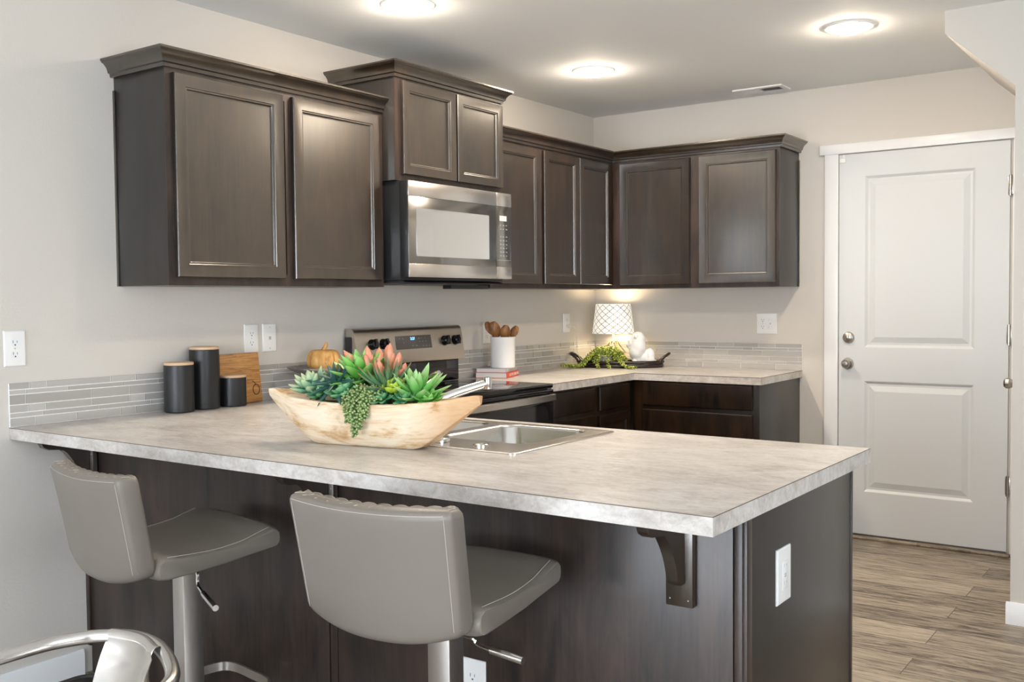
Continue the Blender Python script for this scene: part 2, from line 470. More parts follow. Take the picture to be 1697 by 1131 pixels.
# back door
def panel_loops(b, u0, u1, v0, v1, loops, cap=True):
    """concentric rounded loops: (inset, height)"""
    rings = [[(u0+i, v0+i, n), (u1-i, v0+i, n), (u1-i, v1-i, n), (u0+i, v1-i, n)] for i, n in loops]
    R = [[b.verts.new(p) for p in ring] for ring in rings]
    for k in range(len(R)-1):
        for j in range(4): b.faces.new((R[k][j], R[k][(j+1) % 4], R[k+1][(j+1) % 4], R[k+1][j]))
    if cap: b.faces.new(R[-1])
    return R
DX0, DX1, DZ = 1.581, 2.437, 2.112
b = new()
xs = [DX0, 1.716, 2.280, DX1]; zs = [.018, .252, .872, 1.050, 1.992, DZ]
yf = .012                                                   # slab's face stands this far out of the wall
for i in range(3):
    for j in range(5):
        if i == 1 and j in (1, 3):
            panel_loops(b, xs[1], xs[2], zs[j], zs[j+1], [(0, yf), (.005, yf-.001), (.018, yf-.011), (.030, yf-.011), (.060, yf-.002), (.066, yf-.002)])
        else:
            vs = [b.verts.new(p) for p in ((xs[i], zs[j], yf), (xs[i+1], zs[j], yf), (xs[i+1], zs[j+1], yf), (xs[i], zs[j+1], yf))]
            b.faces.new(vs)
bmesh.ops.remove_doubles(b, verts=b.verts[:], dist=1e-5)
bd = [e for e in b.edges if len(e.link_faces) == 1]
ext = bmesh.ops.extrude_edge_only(b, edges=bd)
for v in ext['geom']:
    if isinstance(v, bmesh.types.BMVert): v.co.z = .0004
door = struct('door_1', b, 'white_door', 'white two panel door in the back wall', fr=BW(), sharp=12)
def knob(b, c, r, deep):
    lathe(b, [(0, deep), (r*.55, deep-.002), (r*.82, deep-.010), (r*.86, deep-.022), (r*.62, deep-.034), (r*.42, deep-.040), (r*.42, .008), (r*1.12, .007), (r*1.2, 0)], (0, 0, 0), 28)
    b.transform(Matrix.Translation(c)); return b
b = knob(new(), (1.631, .962, yf), .027, .062); obj('door_knob', b, 'satin_nickel', door, BW())
b = lathe(new(), [(0, .020), (.016, .019), (.027, .014), (.031, .006), (.033, 0)], (1.634, 1.106, yf), 28); box(b, 1.626, 1.642, 1.094, 1.118, yf+.018, yf+.028, .003); obj('deadbolt', b, 'satin_nickel', door, BW())
for z in (1.885, 1.131, .359):
    b = box(new(), 2.428, 2.452, z-.045, z+.045, .0, .016, .001); tube(b, [(2.440, z-.052, .020), (2.440, z+.052, .020)], .008, 10)
    obj('hinge', b, 'satin_nickel', door, BW())
b = box(new(), DX0+.004, DX1-.004, .003, .02, .001, .018, .002); obj('sweep', b, 'slot_dark', door, BW())
b = box(new(), 1.60, 1.612, 2.095, 2.113, yf, yf+.004); box(b, 1.583, 1.616, 2.070, 2.092, yf, yf+.006, .001); obj('door_sensor', b, 'white_plastic', door, BW())
b = box(new(), 1.501, DX0-.004, 0, 2.118, .0005, .020, .002)
box(b, 2.452, 2.536, 0, 2.118, .0005, .020, .002)
box(b, 1.474, 2.560, 2.118, 2.172, .0005, .026, .002)
struct('trim_1', b, 'white_trim', 'white casing around the back door', fr=BW())
b = box(new(), DX0-.01, DX1+.02, -.06, -.018, .0005, .014, .004); struct('trim_2', b, 'vinyl_plank', 'dark threshold strip at the door')
# closet door on the hidden side of the stair block; only its knob shows past the corner
b = box(new(), 2.624, 2.6355, -1.00, -.22, .02, 2.05, .002)
d2 = struct('door_2', b, 'white_door', 'white closet door under the stairs')
b = knob(new(), (0, 0, 0), .027, .06); b.transform(Matrix.Translation((2.624, -.93, .957)) @ Matrix.Rotation(-pi/2, 4, 'Y')); obj('door_knob', b, 'satin_nickel', d2)

# ------------------------------------------------------------------ ceiling fittings
def lens_mat(p):
    k = 'lens_glow_%s' % p
    if k not in MT: mat(k, (1, 1, 1), .5, Emission_Color=(1, .84, .66, 1), Emission_Strength=p*(10. if p != 6.0 else 28.))
    return k
def downlight(x, y, label, power=8.5):
    t = thing('recessed_ceiling_light', label, 'ceiling light', (x, y, H), 0, 'recessed ceiling lights')
    b = lathe(new(), [(.078, -.0015), (.081, -.006), (.100, -.0075), (.108, -.004), (.108, 0)], (x, y, H), 40)
    bmesh.ops.delete(b, geom=[f for f in b.faces if len(f.verts) > 4], context='FACES_ONLY')
    obj('trim_ring', b, 'white_trim', t)
    b = lathe(new(), [(0, -.030), (.025, -.0295), (.050, -.025), (.067, -.018), (.077, -.009), (.080, -.002), (0, -.002)], (x, y, H), 40); obj('lens', b, lens_mat(power), t)
    area('recessed_lamp', (x, y, H-.032), (0, 0, -1), .13, .13, power*(.75 if power != 6.0 else .2), WARM, 'DISK', 150)
    L = bpy.data.lights.new('lens_spill', 'POINT'); L.energy = power*(.16 if power != 6.0 else .05); L.color = WARM; L.shadow_soft_size = .05
    o = bpy.data.objects.new('lens_spill', L); COL.objects.link(o); o.location = (x, y, H-.10)
    return t
downlight(.678, -1.141, 'round recessed ceiling light nearest the kitchen corner, over the stove side', 10)
downlight(1.982, -1.175, 'round recessed ceiling light in front of the ceiling vent, nearest the white door', 6.0)
downlight(.676, -2.565, 'round recessed ceiling light over the wide double upper cabinet, cut by the picture top')
downlight(1.982, -2.565, 'round recessed ceiling light over the peninsula end, above the picture', 6.5)
t = thing('ceiling_vent', 'white rectangular air vent with slats in the ceiling near the back wall', 'vent', (1.192, -.172, H))
b = new(); x0, x1, y0, y1 = 1.05, 1.335, -.245, -.098
slab(b, [x0, x0+.025, x1-.025, x1], [y0, y0+.03, y1-.03, y1], lambda i, j: (i, j) != (1, 1), H-.008, H-.0004)
obj('frame', b, 'white_plastic', t)
obj('dark_duct', box(new(), x0+.02, x1-.02, y0+.025, y1-.025, H-.0022, H-.0006), 'slot_dark', t)
b = new()
n = 24
for k in range(n):
    xx = x0+.028+(x1-x0-.056)*(k+.5)/n
    tilt = -1 if k < n//2 else 1
    prism(b, [(xx-.0052*tilt, H-.0025), (xx-.0040*tilt, H-.0025), (xx+.0042*tilt, H-.0085), (xx+.003*tilt, H-.0085)], y0+.03, y1-.03, 'xz')
box(b, (x0+x1)/2-.004, (x0+x1)/2+.004, y0+.028, y1-.028, H-.009, H-.001)
obj('slats', b, 'white_plastic', t)

# ------------------------------------------------------------------ cabinets
CROWN = [(0, -.062), (.009, -.062), (.011, -.050), (.018, -.047), (.019, -.041), (.023, -.030), (.033, -.018), (.042, -.013), (.044, -.009), (.047, -.007), (.047, 0), (0, 0)]
def crown(path, z, i0=None, i1=None):
    P = [Vector((*p, 0)) for p in path]; n = len(P); nm = []
    for k in range(n-1):
        d = (P[k+1]-P[k]).normalized(); nm.append(Vector((d.y, -d.x, 0)))
    rings = []
    for k in range(n):
        a = nm[max(k-1, 0)]; c = nm[min(k, n-2)]
        off = (a+c)/(1+a.dot(c))
        rings.append([P[k]+off*o+Vector((0, 0, z+dz)) for o, dz in CROWN])
    rings = rings[i0:i1]
    b = new(); loft(b, rings); return b
def cab_door(parent, fr, u0, u1, v0, v1, n0, name='door', m='espresso_wood', w=.055, th=.020):
    b = new()
    w = min(w, (u1-u0)*.3)
    L = [(0, n0), (0, n0+th-.004), (.0022, n0+th), (.008, n0+th-.0012), (w-.010, n0+th-.0012), (w-.008, n0+th-.004), (w-.003, n0+th-.0045), (w, n0+th-.011), (w+.004, n0+th-.0115)]
    R = panel_loops(b, u0, u1, v0, v1, L, cap=False); b.faces.new(R[0][::-1])
    d = obj(name, b, m, parent, fr, sharp=20)
    b = new(); p = w+.003; z = n0+th-.0118
    panel_loops(b, u0+p, u1-p, v0+p, v1-p, [(0, z-.004), (0, z), (.001, z)])
    obj('center_panel', b, m, d, fr)
    return d
def slab_front(parent, fr, u0, u1, v0, v1, n0, m='espresso_wood', th=.020):
    b = new()
    R = panel_loops(b, u0, u1, v0, v1, [(0, n0), (0, n0+th-.006), (.004, n0+th-.001), (.009, n0+th)])
    b.faces.new(R[0][::-1])
    return obj('drawer', b, m, parent, fr, sharp=20)
ZB, ZT = 1.392, 2.166
# wide double-door upper cabinet, left of the microwave
t = thing('upper_cabinet', 'dark espresso double door upper cabinet left of the microwave, the widest one', 'cabinet', (.154, -2.88, ZB))
obj('carcass', box(new(), .0006, .306, -3.425, -2.330, ZB, ZT-.004, .001), 'end_panel', t)
b = slab(new(), [-3.43, -3.385, -2.885, -2.830, -2.378, -2.3295], [ZB-.0005, ZB+.045, ZT-.05, ZT-.006], lambda i, j: not (i in (1, 3) and j == 1), .3062, .3095)
obj('face_frame', b, 'espresso_panel', t, LW())
obj('scribe_strip', box(new(), .0008, .012, -3.431, -3.4255, ZB, ZT-.06), 'espresso_wood', t)
cab_door(t, LW(), -3.402, -2.908, 1.421, 2.136, .3096)
cab_door(t, LW(), -2.856, -2.360, 1.421, 2.136, .3096)
obj('crown_molding', crown([(.0006, -3.43), (.309, -3.43), (.309, -2.3295)], 2.214), 'espresso_wood', t)
# deeper cabinet above the microwave
YA, YB, XM = -2.328, -1.548, .385
t = thing('upper_cabinet', 'short dark cabinet raised above the microwave, with two small doors', 'cabinet', (.19, -1.94, 1.855))
obj('carcass', box(new(), .0006, XM-.003, YA, YB, 1.856, 2.316, .001), 'end_panel', t)
b = slab(new(), [YA-.0005, YA+.045, -1.92, -1.89, YB-.045, YB+.0005], [1.8555, 1.9, 2.27, 2.317], lambda i, j: not (i in (1, 3) and j == 1), XM-.0028, XM+.0003)
obj('face_frame', b, 'espresso_panel', t, LW())
cab_door(t, LW(), -2.292, -1.924, 1.884, 2.289, XM+.0004, w=.05)
cab_door(t, LW(), -1.912, -1.556, 1.884, 2.289, XM+.0004, w=.05)
obj('crown_molding', crown([(.0006, YA), (XM, YA), (XM, YB), (.0006, YB)], 2.364), 'espresso_wood', t)
# corner pair
PATH = [(.309, YB+.002), (.309, -.309), (1.352, -.309), (1.352, -.0006)]
t = thing('upper_cabinet', 'dark tall upper cabinet on the stove wall, between the microwave and the corner', 'cabinet', (.154, -.93, ZB))
obj('carcass', box(new(), .0006, .306, YB+.002, -.0006, ZB, ZT-.004, .001), 'end_panel', t)
b = slab(new(), [YB+.002, -1.45, -1.13, -1.05, -.36, -.3095], [ZB-.0005, ZB+.045, ZT-.05, ZT-.006], lambda i, j: not (i in (1, 3) and j == 1), .3062, .3095)
obj('face_frame', b, 'espresso_panel', t, LW())
cab_door(t, LW(), -1.512, -1.108, 1.417, 2.136, .3096)
cab_door(t, LW(), -1.072, -.713, 1.417, 2.136, .3096)
cab_door(t, LW(), -.706, -.345, 1.417, 2.136, .3096)
obj('crown_molding', crown(PATH, 2.210, 0, 2), 'espresso_wood', t)
t = thing('upper_cabinet', 'dark double door upper cabinet on the back wall, beside the white door', 'cabinet', (.83, -.154, ZB))
obj('carcass', box(new(), .3066, 1.349, -.306, -.0006, ZB, ZT-.004, .001), 'end_panel', t)
b = slab(new(), [.3102, .42, .78, .93, 1.29, 1.3525], [ZB-.0005, ZB+.045, ZT-.05, ZT-.006], lambda i, j: not (i in (1, 3) and j == 1), .3062, .3095)
obj('face_frame', b, 'espresso_panel', t, BW())
obj('scribe_strip', box(new(), 1.3495, 1.3545, -.012, -.0008, ZB, ZT-.06), 'espresso_wood', t)
cab_door(t, BW(), .372, .826, 1.416, 2.134, .3096)
cab_door(t, BW(), .884, 1.334, 1.416, 2.134, .3096)
obj('crown_molding', crown(PATH, 2.210, 1, 4), 'espresso_wood', t)

# base cabinets
ZC = .875
t = thing('base_cabinet', 'dark base cabinet right of the stove, two drawers over two doors', 'cabinet', (.3, -.75, 0))
b = box(new(), .003, .608, -1.474, -.64, .1, ZC, .001); box(b, .05, .54, -1.474, -.64, 0, .1); obj('carcass', b, 'espresso_shaded', t)
slab_front(t, LW(), -1.452, -1.058, .742, .865, .6085, m='espresso_shaded')
slab_front(t, LW(), -1.003, -.675, .735, .862, .6085, m='espresso_shaded')
cab_door(t, LW(), -1.452, -1.058, .125, .715, .6085, m='espresso_shaded')
cab_door(t, LW(), -1.003, -.675, .125, .708, .6085, m='espresso_shaded')
t = thing('base_cabinet', 'dark three drawer base cabinet under the back wall counter', 'cabinet', (.99, -.3, 0))
b = box(new(), .612, 1.352, -.608, -.003, .1, ZC, .001); box(b, .612, 1.34, -.54, -.01, 0, .1); obj('carcass', b, 'espresso_shaded', t)
obj('side_panel', box(new(), 1.3525, 1.357, -.609, -.003, 0, ZC, .0008), 'end_panel', t)
slab_front(t, BW(), .678, 1.322, .738, .868, .6085, m='espresso_shaded')
slab_front(t, BW(), .678, 1.322, .440, .715, .6085, m='espresso_shaded')
slab_front(t, BW(), .678, 1.322, .125, .418, .6085, m='espresso_shaded')
t = thing('base_cabinet', 'dark base cabinet in the blind corner between peninsula and stove', 'cabinet', (.3, -2.55, 0))
b = box(new(), .003, .608, -2.80, -2.31, .1, ZC, .001); box(b, .05, .54, -2.80, -2.31, 0, .1); obj('carcass', b, 'espresso_shaded', t)
cab_door(t, LW(), -2.76, -2.33, .125, .865, .6085, m='espresso_shaded')

# peninsula
t = thing('peninsula_cabinet', 'dark paneled kitchen peninsula base under the long overhanging counter', 'cabinet', (1.25, -3.21, 0))
PF, PX = -3.580, 2.500
b = new()                                     # a carcass with an open top so the sink bowls hang inside it
box(b, .004, PX-.01, PF+.01, PF+.03, 0, ZC-.002); box(b, .004, PX-.01, -2.88, -2.862, .1, .14); box(b, .004, .02, PF+.03, -2.862, 0, ZC-.002)
box(b, PX-.03, PX-.01, PF+.03, -2.862, 0, ZC-.002); box(b, .02, PX-.03, PF+.03, -2.862, .1, .118); box(b, .62, PX-.03, -2.93, -2.92, 0, .1)
box(b, .62, PX-.03, -2.88, -2.862, .84, ZC-.002)
for x in (.92, 1.80): box(b, x-.01, x+.01, PF+.03, -2.862, .1, ZC-.002)
obj('carcass', b, 'espresso_panel', t)
obj('back_panel', box(new(), .022, 1.232, PF, PF+.0095, .002, ZC-.001, .001), 'espresso_panel', t)
obj('back_panel', box(new(), 1.268, PX-.032, PF, PF+.0095, .002, ZC-.001, .001), 'espresso_panel', t)
b = box(new(), .001, .021, PF-.006, PF+.0095, .10, ZC-.001, .001); obj('wall_strip', b, 'espresso_panel', t)
b = box(new(), 1.236, 1.264, PF+.001, PF+.0095, .002, ZC-.001, .002); obj('seam_strip', b, 'espresso_panel', t)
b = box(new(), PX-.029, PX-.0095, PF-.002, PF+.0095, .002, ZC-.001, .002); box(b, PX-.0095, PX+.001, PF-.002, PF+.028, .002, ZC-.001, .002); obj('corner_strip', b, 'espresso_panel', t)
obj('end_panel', box(new(), PX-.0095, PX, PF+.030, -2.852, .002, ZC-.001, .001), 'end_panel', t)
b = box(new(), PX-.0095, PX+.002, -2.851, -2.838, .002, ZC-.001, .001); obj('edge_strip', b, 'espresso_panel', t)
KF = frame((0, -2.861, 0), (-1, 0, 0), (0, 0, 1))
for x0, x1 in ((.68, .90), (.94, 1.35), (1.37, 1.78), (1.83, 2.45)):
    cab_door(t, KF, -x1, -x0, .14, .83, 0)
# corbels under the overhang
def corbel(x, label):
    t = thing('counter_bracket', label, 'bracket', (x, PF-.09, .65), 0, 'brackets under the counter overhang')
    f = PF-.0065
    obj('back_plate', box(new(), x-.0325, x+.0325, f-.018, f, .648, ZC-.001, .002), 'espresso_wood', t)
    pts = [(f-.0185, .700), (f-.034, .700), (f-.045, .706)]
    for k in range(9):
        a = k/8; pts.append((f-.052-.060*a*a-.008*sin(a*pi), .714+.112*a**.8))
    pts += [(f-.130, .829), (f-.165, .832), (f-.183, .842), (f-.192, .858), (f-.194, ZC-.001), (f-.0185, ZC-.001)]
    b = prism(new(), pts, x-.014, x+.014, 'yz')
    bmesh.ops.bevel(b, geom=[e for e in b.edges if abs(e.verts[0].co.x-e.verts[1].co.x) < 1e-6], offset=.0015, segments=1, affect='EDGES')
    obj('corbel', b, 'espresso_wood', t, sharp=40)
    for u, v in ((-.022, .664), (.022, .664), (.024, .80)): obj('nail_head', lathe(new(), [(0, .0008), (.0016, .0006), (.0018, 0)], (x+u, v, -(f-.018)), 8), 'mark_gray', t, BW())
corbel(.062, 'dark curved counter bracket at the left wall, above the back stool')
corbel(1.25, 'dark curved counter bracket in the middle of the overhang, behind the front stool')
corbel(2.352, 'dark curved counter bracket near the free corner of the peninsula')

# countertops
xs = [.0015, .629, 1.035, 1.755, 2.541]; ys = [-3.847, -3.40, -2.905, -2.812, -2.302]
t = tag(obj('countertop', slab(new(), xs, ys, lambda i, j: (i, j) != (2, 1) and (j < 3 or i == 0), ZC+.0005, .914), 'laminate'), 'mottled beige stone look counter of the peninsula, with the sink and the wooden bowl', 'countertop')
b = box(new(), 0, 2.5414, -3.8473, -3.8465, .9126, .9143); box(b, 2.5406, 2.5413, -3.8473, -2.812, .9126, .9143)
obj('edge_seam', b, 'laminate_seam', t)
xs = [.0015, .629, 1.371]; ys = [-1.480, -.629, -.0015]
t = tag(obj('countertop', slab(new(), xs, ys, lambda i, j: (i, j) != (1, 0), ZC+.0005, .914), 'laminate'), 'mottled beige L shaped counter in the back corner, carrying the lamp and tray', 'countertop')
b = box(new(), .6285, .6296, -1.48, -.629, .9118, .9143); box(b, .6285, 1.3715, -.6296, -.6285, .9118, .9143); box(b, 1.3705, 1.3716, -.6296, -.0015, .9118, .9143)
obj('edge_seam', b, 'laminate_seam', t)

# tile backsplash
ROWS = [.0280, .0140, .0242, .0320, .0140, .0212]
def splash(name, fr, u0, u1, label):
    t = thing(name, label, 'backsplash', fr @ Vector(((u0+u1)/2, .9145, 0)))
    obj('grout_bed', box(new(), u0, u1, .9146, 1.0625, .0006, .0052), 'grout', t, fr)
    b = new(); lay = b.verts.layers.float.new('shade'); v = .9165; rnd = random.Random(3)
    for h in ROWS:
        u = u0+.0015+0
        first = True
        while u < u1-.003:
            w = rnd.choice((.06, .10, .15, .17, .21, .24)) if not first else rnd.uniform(.05, .2)
            first = False
            e = min(u+w, u1-.0015)
            if u1-e < .02: e = u1-.0015
            r = bmesh.ops.create_cube(b, size=1)
            sh = rnd.random()
            for q in r['verts']:
                ins = .0006 if q.co.z > 0 else 0
                q.co = Vector((((u+e)/2)+q.co.x*(e-u-2*ins), v+h/2+q.co.y*(h-2*ins), .0058+q.co.z*.0048)); q[lay] = sh
            u = e+.0027
        v += h+.0027
    obj('tiles', b, 'glass_tile', t, fr, sharp=10)
splash('tile_backsplash', LW(), -3.847, -.0072, 'narrow gray glass mosaic backsplash strip along the stove wall')
splash('tile_backsplash', BW(), .0072, 1.371, 'narrow gray glass mosaic backsplash strip on the back wall under the double outlet')

# ------------------------------------------------------------------ stove
RA, RB = -2.288, -1.488
t = thing('stove', 'stainless freestanding electric stove with black glass cooktop between the counters', 'stove', (.34, -1.89, 0))
obj('body', box(new(), .02, .615, RA+.004, RB-.004, .02, .898, .003), 'black_plastic', t)
b = box(new(), .09, .645, RA, RB, .8985, .919, .004); obj('cooktop', b, 'black_gloss', t)
for x, y, r in ((.48, -2.08, .105), (.48, -1.69, .085), (.24, -2.08, .075), (.24, -1.69, .09)):
    b = new(); loft(b, [[(x+rr*cos(2*pi*k/48), y+rr*sin(2*pi*k/48), z) for k in range(48)] for rr, z in ((r, .9192), (r, .9197), (r-.003, .9197), (r-.003, .9192))], False, True)
    obj('burner_ring', b, 'panel_gray', t)
b = box(new(), .6155, .652, RA+.006, RB-.006, .874, .892, .004); obj('front_rail', b, 'black_gloss', t)
d = obj('oven_door', box(new(), .6155, .648, RA+.003, RB-.003, .22, .868, .004), 'black_gloss', t)
# bowed stainless band across the door's top, serving as handle
b = new(); rings = []
for k in range(17):
    y = RA+.005+(RB-RA-.01)*k/16; bow = .016*(1-((k-8)/8)**2)
    rings.append([(.6485, y, .834), (.660+bow, y, .834), (.665+bow, y, .838), (.665+bow, y, .865), (.660+bow, y, .868), (.6485, y, .868)])
loft(b, rings); obj('handle', b, 'stainless', d)
b = prism(new(), rrect(RA+.05, RB-.05, .34, .82, .06), .6482, .650, 'yz'); obj('window', b, 'oven_glass', d)
obj('storage_drawer', box(new(), .6155, .646, RA+.003, RB-.003, .05, .212, .004), 'stainless', t)
# backguard: rounded top, sloping front
prof = [(.022, 1.030), (.098, 1.030), (.100, 1.034), (.074, 1.182), (.068, 1.194), (.056, 1.2015), (.040, 1.203), (.022, 1.203)]
bg = obj('backguard', prism(new(), [(x, z) for x, z in prof], RA+.008, RB-.002, 'xz'), 'stainless_warm', t, sharp=50)
obj('end_cap', box(new(), .018, .058, RA+.0035, RA+.0078, 1.035, 1.165, .003), 'black_plastic', bg)
obj('riser', box(new(), .022, .070, RA+.02, RB-.02, .9195, 1.0295, .003), 'black_gloss', t)
sl = Vector((.074-.100, 0, 1.182-1.034)).normalized()
FB = frame((.100, 0, 1.034), (0, 1, 0), sl)               # u = y, v up the slope
cp = obj('control_panel', box(new(), -2.008, -1.745, .062, .128, .0004, .0022, .0008), 'panel_gray', bg, FB)
b = new()
rnd = random.Random(5)
for uu, vv, ww in ((-1.985, .116, .010), (-1.960, .116, .010), (-1.955, .096, .006), (-1.845, .113, .016), (-1.842, .116, .008), (-1.822, .116, .007), (-1.795, .116, .007),
                   (-1.838, .099, .007), (-1.815, .099, .007), (-1.79, .099, .007), (-1.815, .077, .008), (-1.79, .077, .007), (-1.768, .077, .006), (-1.895, .079, .012), (-1.865, .079, .012)):
    box(b, uu, uu+ww, vv-.0035, vv-.0025, .0023, .0025); box(b, uu+.001, uu+ww-.002, vv-.0005, vv+.0005, .0023, .0025)
obj('printed_marks', b, 'mark_gray', cp, FB)
mt = FB @ Matrix.Translation((-1.885, .112, .0025))
text('clock_display', '2:27', .019, 'led_blue', cp, mt)
for y in (-2.172, -2.095, -1.640, -1.556):
    b = lathe(new(), [(.026, .0005), (.026, .004), (.0235, .008), (.021, .026), (.019, .028), (0, .028)], (y, .094, 0), 28)
    box(b, y-.006, y+.006, .071, .117, .010, .037, .003)
    k = obj('knob', b, 'black_gloss', bg, FB)
    b = new()
    for a in range(7):
        an = radians(210-a*40); box(b, y+.036*cos(an)-.001, y+.036*cos(an)+.001, .094+.034*sin(an)-.001, .094+.034*sin(an)+.001, .0003, .0006)
    obj('dial_marks', b, 'panel_gray', k, FB)

# ------------------------------------------------------------------ microwave
MA, MB = -2.324, -1.560
Z0, Z1, XF = 1.432, 1.8545, .450
t = thing('microwave', 'stainless over the range microwave under the raised cabinet', 'microwave', (.22, -1.94, Z0))
obj('body', box(new(), .002, XF-.052, MA+.004, MB-.004, Z0-.012, Z1-.001, .003), 'black_satin', t)
b = prism(new(), [(.004, Z0-.013), (XF-.056, Z0-.013), (XF-.03, Z0-.022), (.1, Z0-.026), (.004, Z0-.026)], MA+.02, MB-.02, 'xz')
u_ = obj('underside', b, 'black_plastic', t)
b = new()
for k in range(3): box(b, .10+.09*k, .16+.09*k, -2.2, -1.7, Z0-.0275, Z0-.0245)
obj('vent_grille', b, 'panel_gray', u_)
obj('grease_flap', box(new(), .26, .31, -1.86, -1.565, Z0-.046, Z0-.027), 'black_satin', u_)
YS = -1.684                                                # door / control panel split
d = obj('door', box(new(), XF-.050, XF-.004, MA, YS-.0012, Z0, Z1-.003, .003), 'black_satin', t)
obj('top_band', box(new(), XF-.0038, XF+.004, MA+.0005, YS-.0014, 1.785, Z1-.004, .0012), 'stainless_light', d)
obj('bottom_band', box(new(), XF-.0038, XF+.004, MA+.0005, YS-.0014, Z0+.001, 1.492, .0012), 'stainless_light', d)
obj('glass', box(new(), XF-.0038, XF+.0015, MA+.001, YS-.0014, 1.4925, 1.7845, .0006), 'mirror_glass_dark', d)
b = prism(new(), rrect(MA+.052, YS-.058, 1.525, 1.735, .006), XF+.0016, XF+.0021, 'yz'); obj('window', b, 'mirror_glass', d)
p = obj('control_panel', box(new(), XF-.050, XF-.004, YS+.0012, MB, Z0, Z1-.003, .003), 'black_satin', t)
obj('top_band', box(new(), XF-.0038, XF+.004, YS+.0014, MB-.0005, 1.785, Z1-.004, .0012), 'stainless_light', p)
obj('bottom_band', box(new(), XF-.0038, XF+.004, YS+.0014, MB-.0005, Z0+.001, 1.492, .0012), 'stainless_light', p)
k = obj('keypad', box(new(), XF-.0038, XF+.0015, YS+.0014, MB-.0025, 1.4925, 1.7845, .0006), 'mirror_glass_dark', p)
obj('display', box(new(), YS+.028, YS+.085, 1.715, 1.740, XF+.0016, XF+.002), 'lcd_pale', p, LW())
b = new()
for r in range(9):
    for c in range(3):
        if r == 2: continue
        uu = YS+.030+c*.024; vv = 1.695-r*.0185
        box(b, uu, uu+.010+.004*((r+c) % 2), vv-.003, vv-.002, XF+.0016, XF+.0018); box(b, uu+.002, uu+.008, vv, vv+.0012, XF+.0016, XF+.0018)
box(b, YS+.008, MB-.006, 1.5235, 1.5242, XF+.0016, XF+.0018)
obj('key_marks', b, 'lcd_pale', p, LW())

# ------------------------------------------------------------------ sink and faucet
SX0, SX1, SY0, SY1 = 1.010, 1.787, -3.430, -2.880
t = thing('kitchen_sink', 'stainless double bowl drop in sink set in the peninsula counter', 'sink', (1.37, -3.155, .72))
bw = [(1.050, 1.348), (1.395, 1.722)]; by = (-3.275, -2.915)
b = new()
xs = [SX0, bw[0][0], bw[0][1], bw[1][0], bw[1][1], SX1]; ys = [SY0, by[0], by[1], SY1]
V = {}
def ov(x, y, z): return b.verts.new((x, y, z))
outer = rrect(SX0, SX1, SY0, SY1, .02, 4)
# flat deck with two rounded openings: fill between outline and openings
def deck_edges(loop, z):
    vs = [ov(x, y, z) for x, y in loop]; return [b.edges.new((vs[i], vs[(i+1) % len(vs)])) for i in range(len(vs))]
ed = deck_edges(rrect(SX0+.012, SX1-.012, SY0+.012, SY1-.012, .014, 4), .9185)
ops = [rrect(a, c, by[0], by[1], .055, 8) for a, c in bw]
for o_ in ops: ed += deck_edges(o_, .9180)
bmesh.ops.triangle_fill(b, use_beauty=True, use_dissolve=False, edges=ed)
loft(b, [[(x, y, .9145) for x, y in outer], [(x, y, .9175) for x, y in outer], [(x, y, .9192) for x, y in rrect(SX0+.005, SX1-.005, SY0+.005, SY1-.005, .018, 4)], [(x, y, .9185) for x, y in rrect(SX0+.012, SX1-.012, SY0+.012, SY1-.012, .014, 4)]], False)
bmesh.ops.remove_doubles(b, verts=b.verts[:], dist=1e-5)
obj('rim', b, 'sink_steel', t, sharp=60)
for a, c in bw:
    b = new(); rings = []
    for ins, z, r in ((0, .9180, .055), (.003, .9165, .055), (.006, .910, .055), (.016, .76, .055), (.028, .738, .05), (.05, .730, .04), (.13, .728, .03)):
        rings.append([(x, y, z) for x, y in rrect(a+ins, c-ins, by[0]+ins, by[1]-ins, r, 8)])
    loft(b, rings, False); b.faces.new(bm_last)
    bowl = obj('bowl', b, 'sink_steel', t, sharp=60)
    b = lathe(new(), [(0, .7295), (.02, .7295), (.034, .731), (.042, .731), (.044, .7285)], ((a+c)/2, (by[0]+by[1])/2, 0), 28); obj('drain', b, 'chrome', bowl)
b = lathe(new(), [(.024, .9186), (.024, .9205), (.017, .924), (0, .9245)], (1.615, -3.35, 0), 24); obj('hole_cover', b, 'chrome', t)
# faucet
FX, FY = 1.372, -3.355
t = thing('kitchen_faucet', 'chrome single lever kitchen faucet behind the wooden bowl', 'faucet', (FX, FY, .919))
loft(b := new(), [[(x, y, z) for x, y in rrect(FX-.125+i, FX+.125-i, FY-.030+i, FY+.030-i, .028-i*.5, 6)] for i, z in ((0, .9188), (0, .926), (.004, .931), (.012, .933))]); obj('deck_plate', b, 'chrome', t, sharp=50)
b = lathe(new(), [(.028, .933), (.027, .95), (.025, 1.02), (.026, 1.03), (.021, 1.045), (0, 1.05)], (FX, FY, 0), 28); obj('body', b, 'chrome', t, sharp=50)
tip = Vector((1.508, -3.175, 1.078))
pts = spline([(FX+.008, FY+.012, 1.0), (FX+.03, FY+.04, 1.022), (FX+.075, FY+.10, 1.05), tip], 8)
b = tube(new(), pts, [.017-.005*k/(len(pts)-1) for k in range(len(pts))], 14)
lathe(b, [(0, .018), (.013, .016), (.0145, .004), (.0135, -.018), (.011, -.019), (0, -.019)], tip, 18); obj('spout', b, 'chrome', t, sharp=50)
pts = spline([(FX, FY, 1.045), (FX+.03, FY-.012, 1.068), (FX+.085, FY-.028, 1.105), (FX+.125, FY-.034, 1.122)], 6)
b = tube(new(), pts, [.012, .011, .010, .009, .008, .0075, .007, .0065, .0065, .0065, .0065, .007, .0075, .008, .0085, .009, .009, .0085, .007][:len(pts)], 12); obj('lever', b, 'chrome', t, sharp=50)

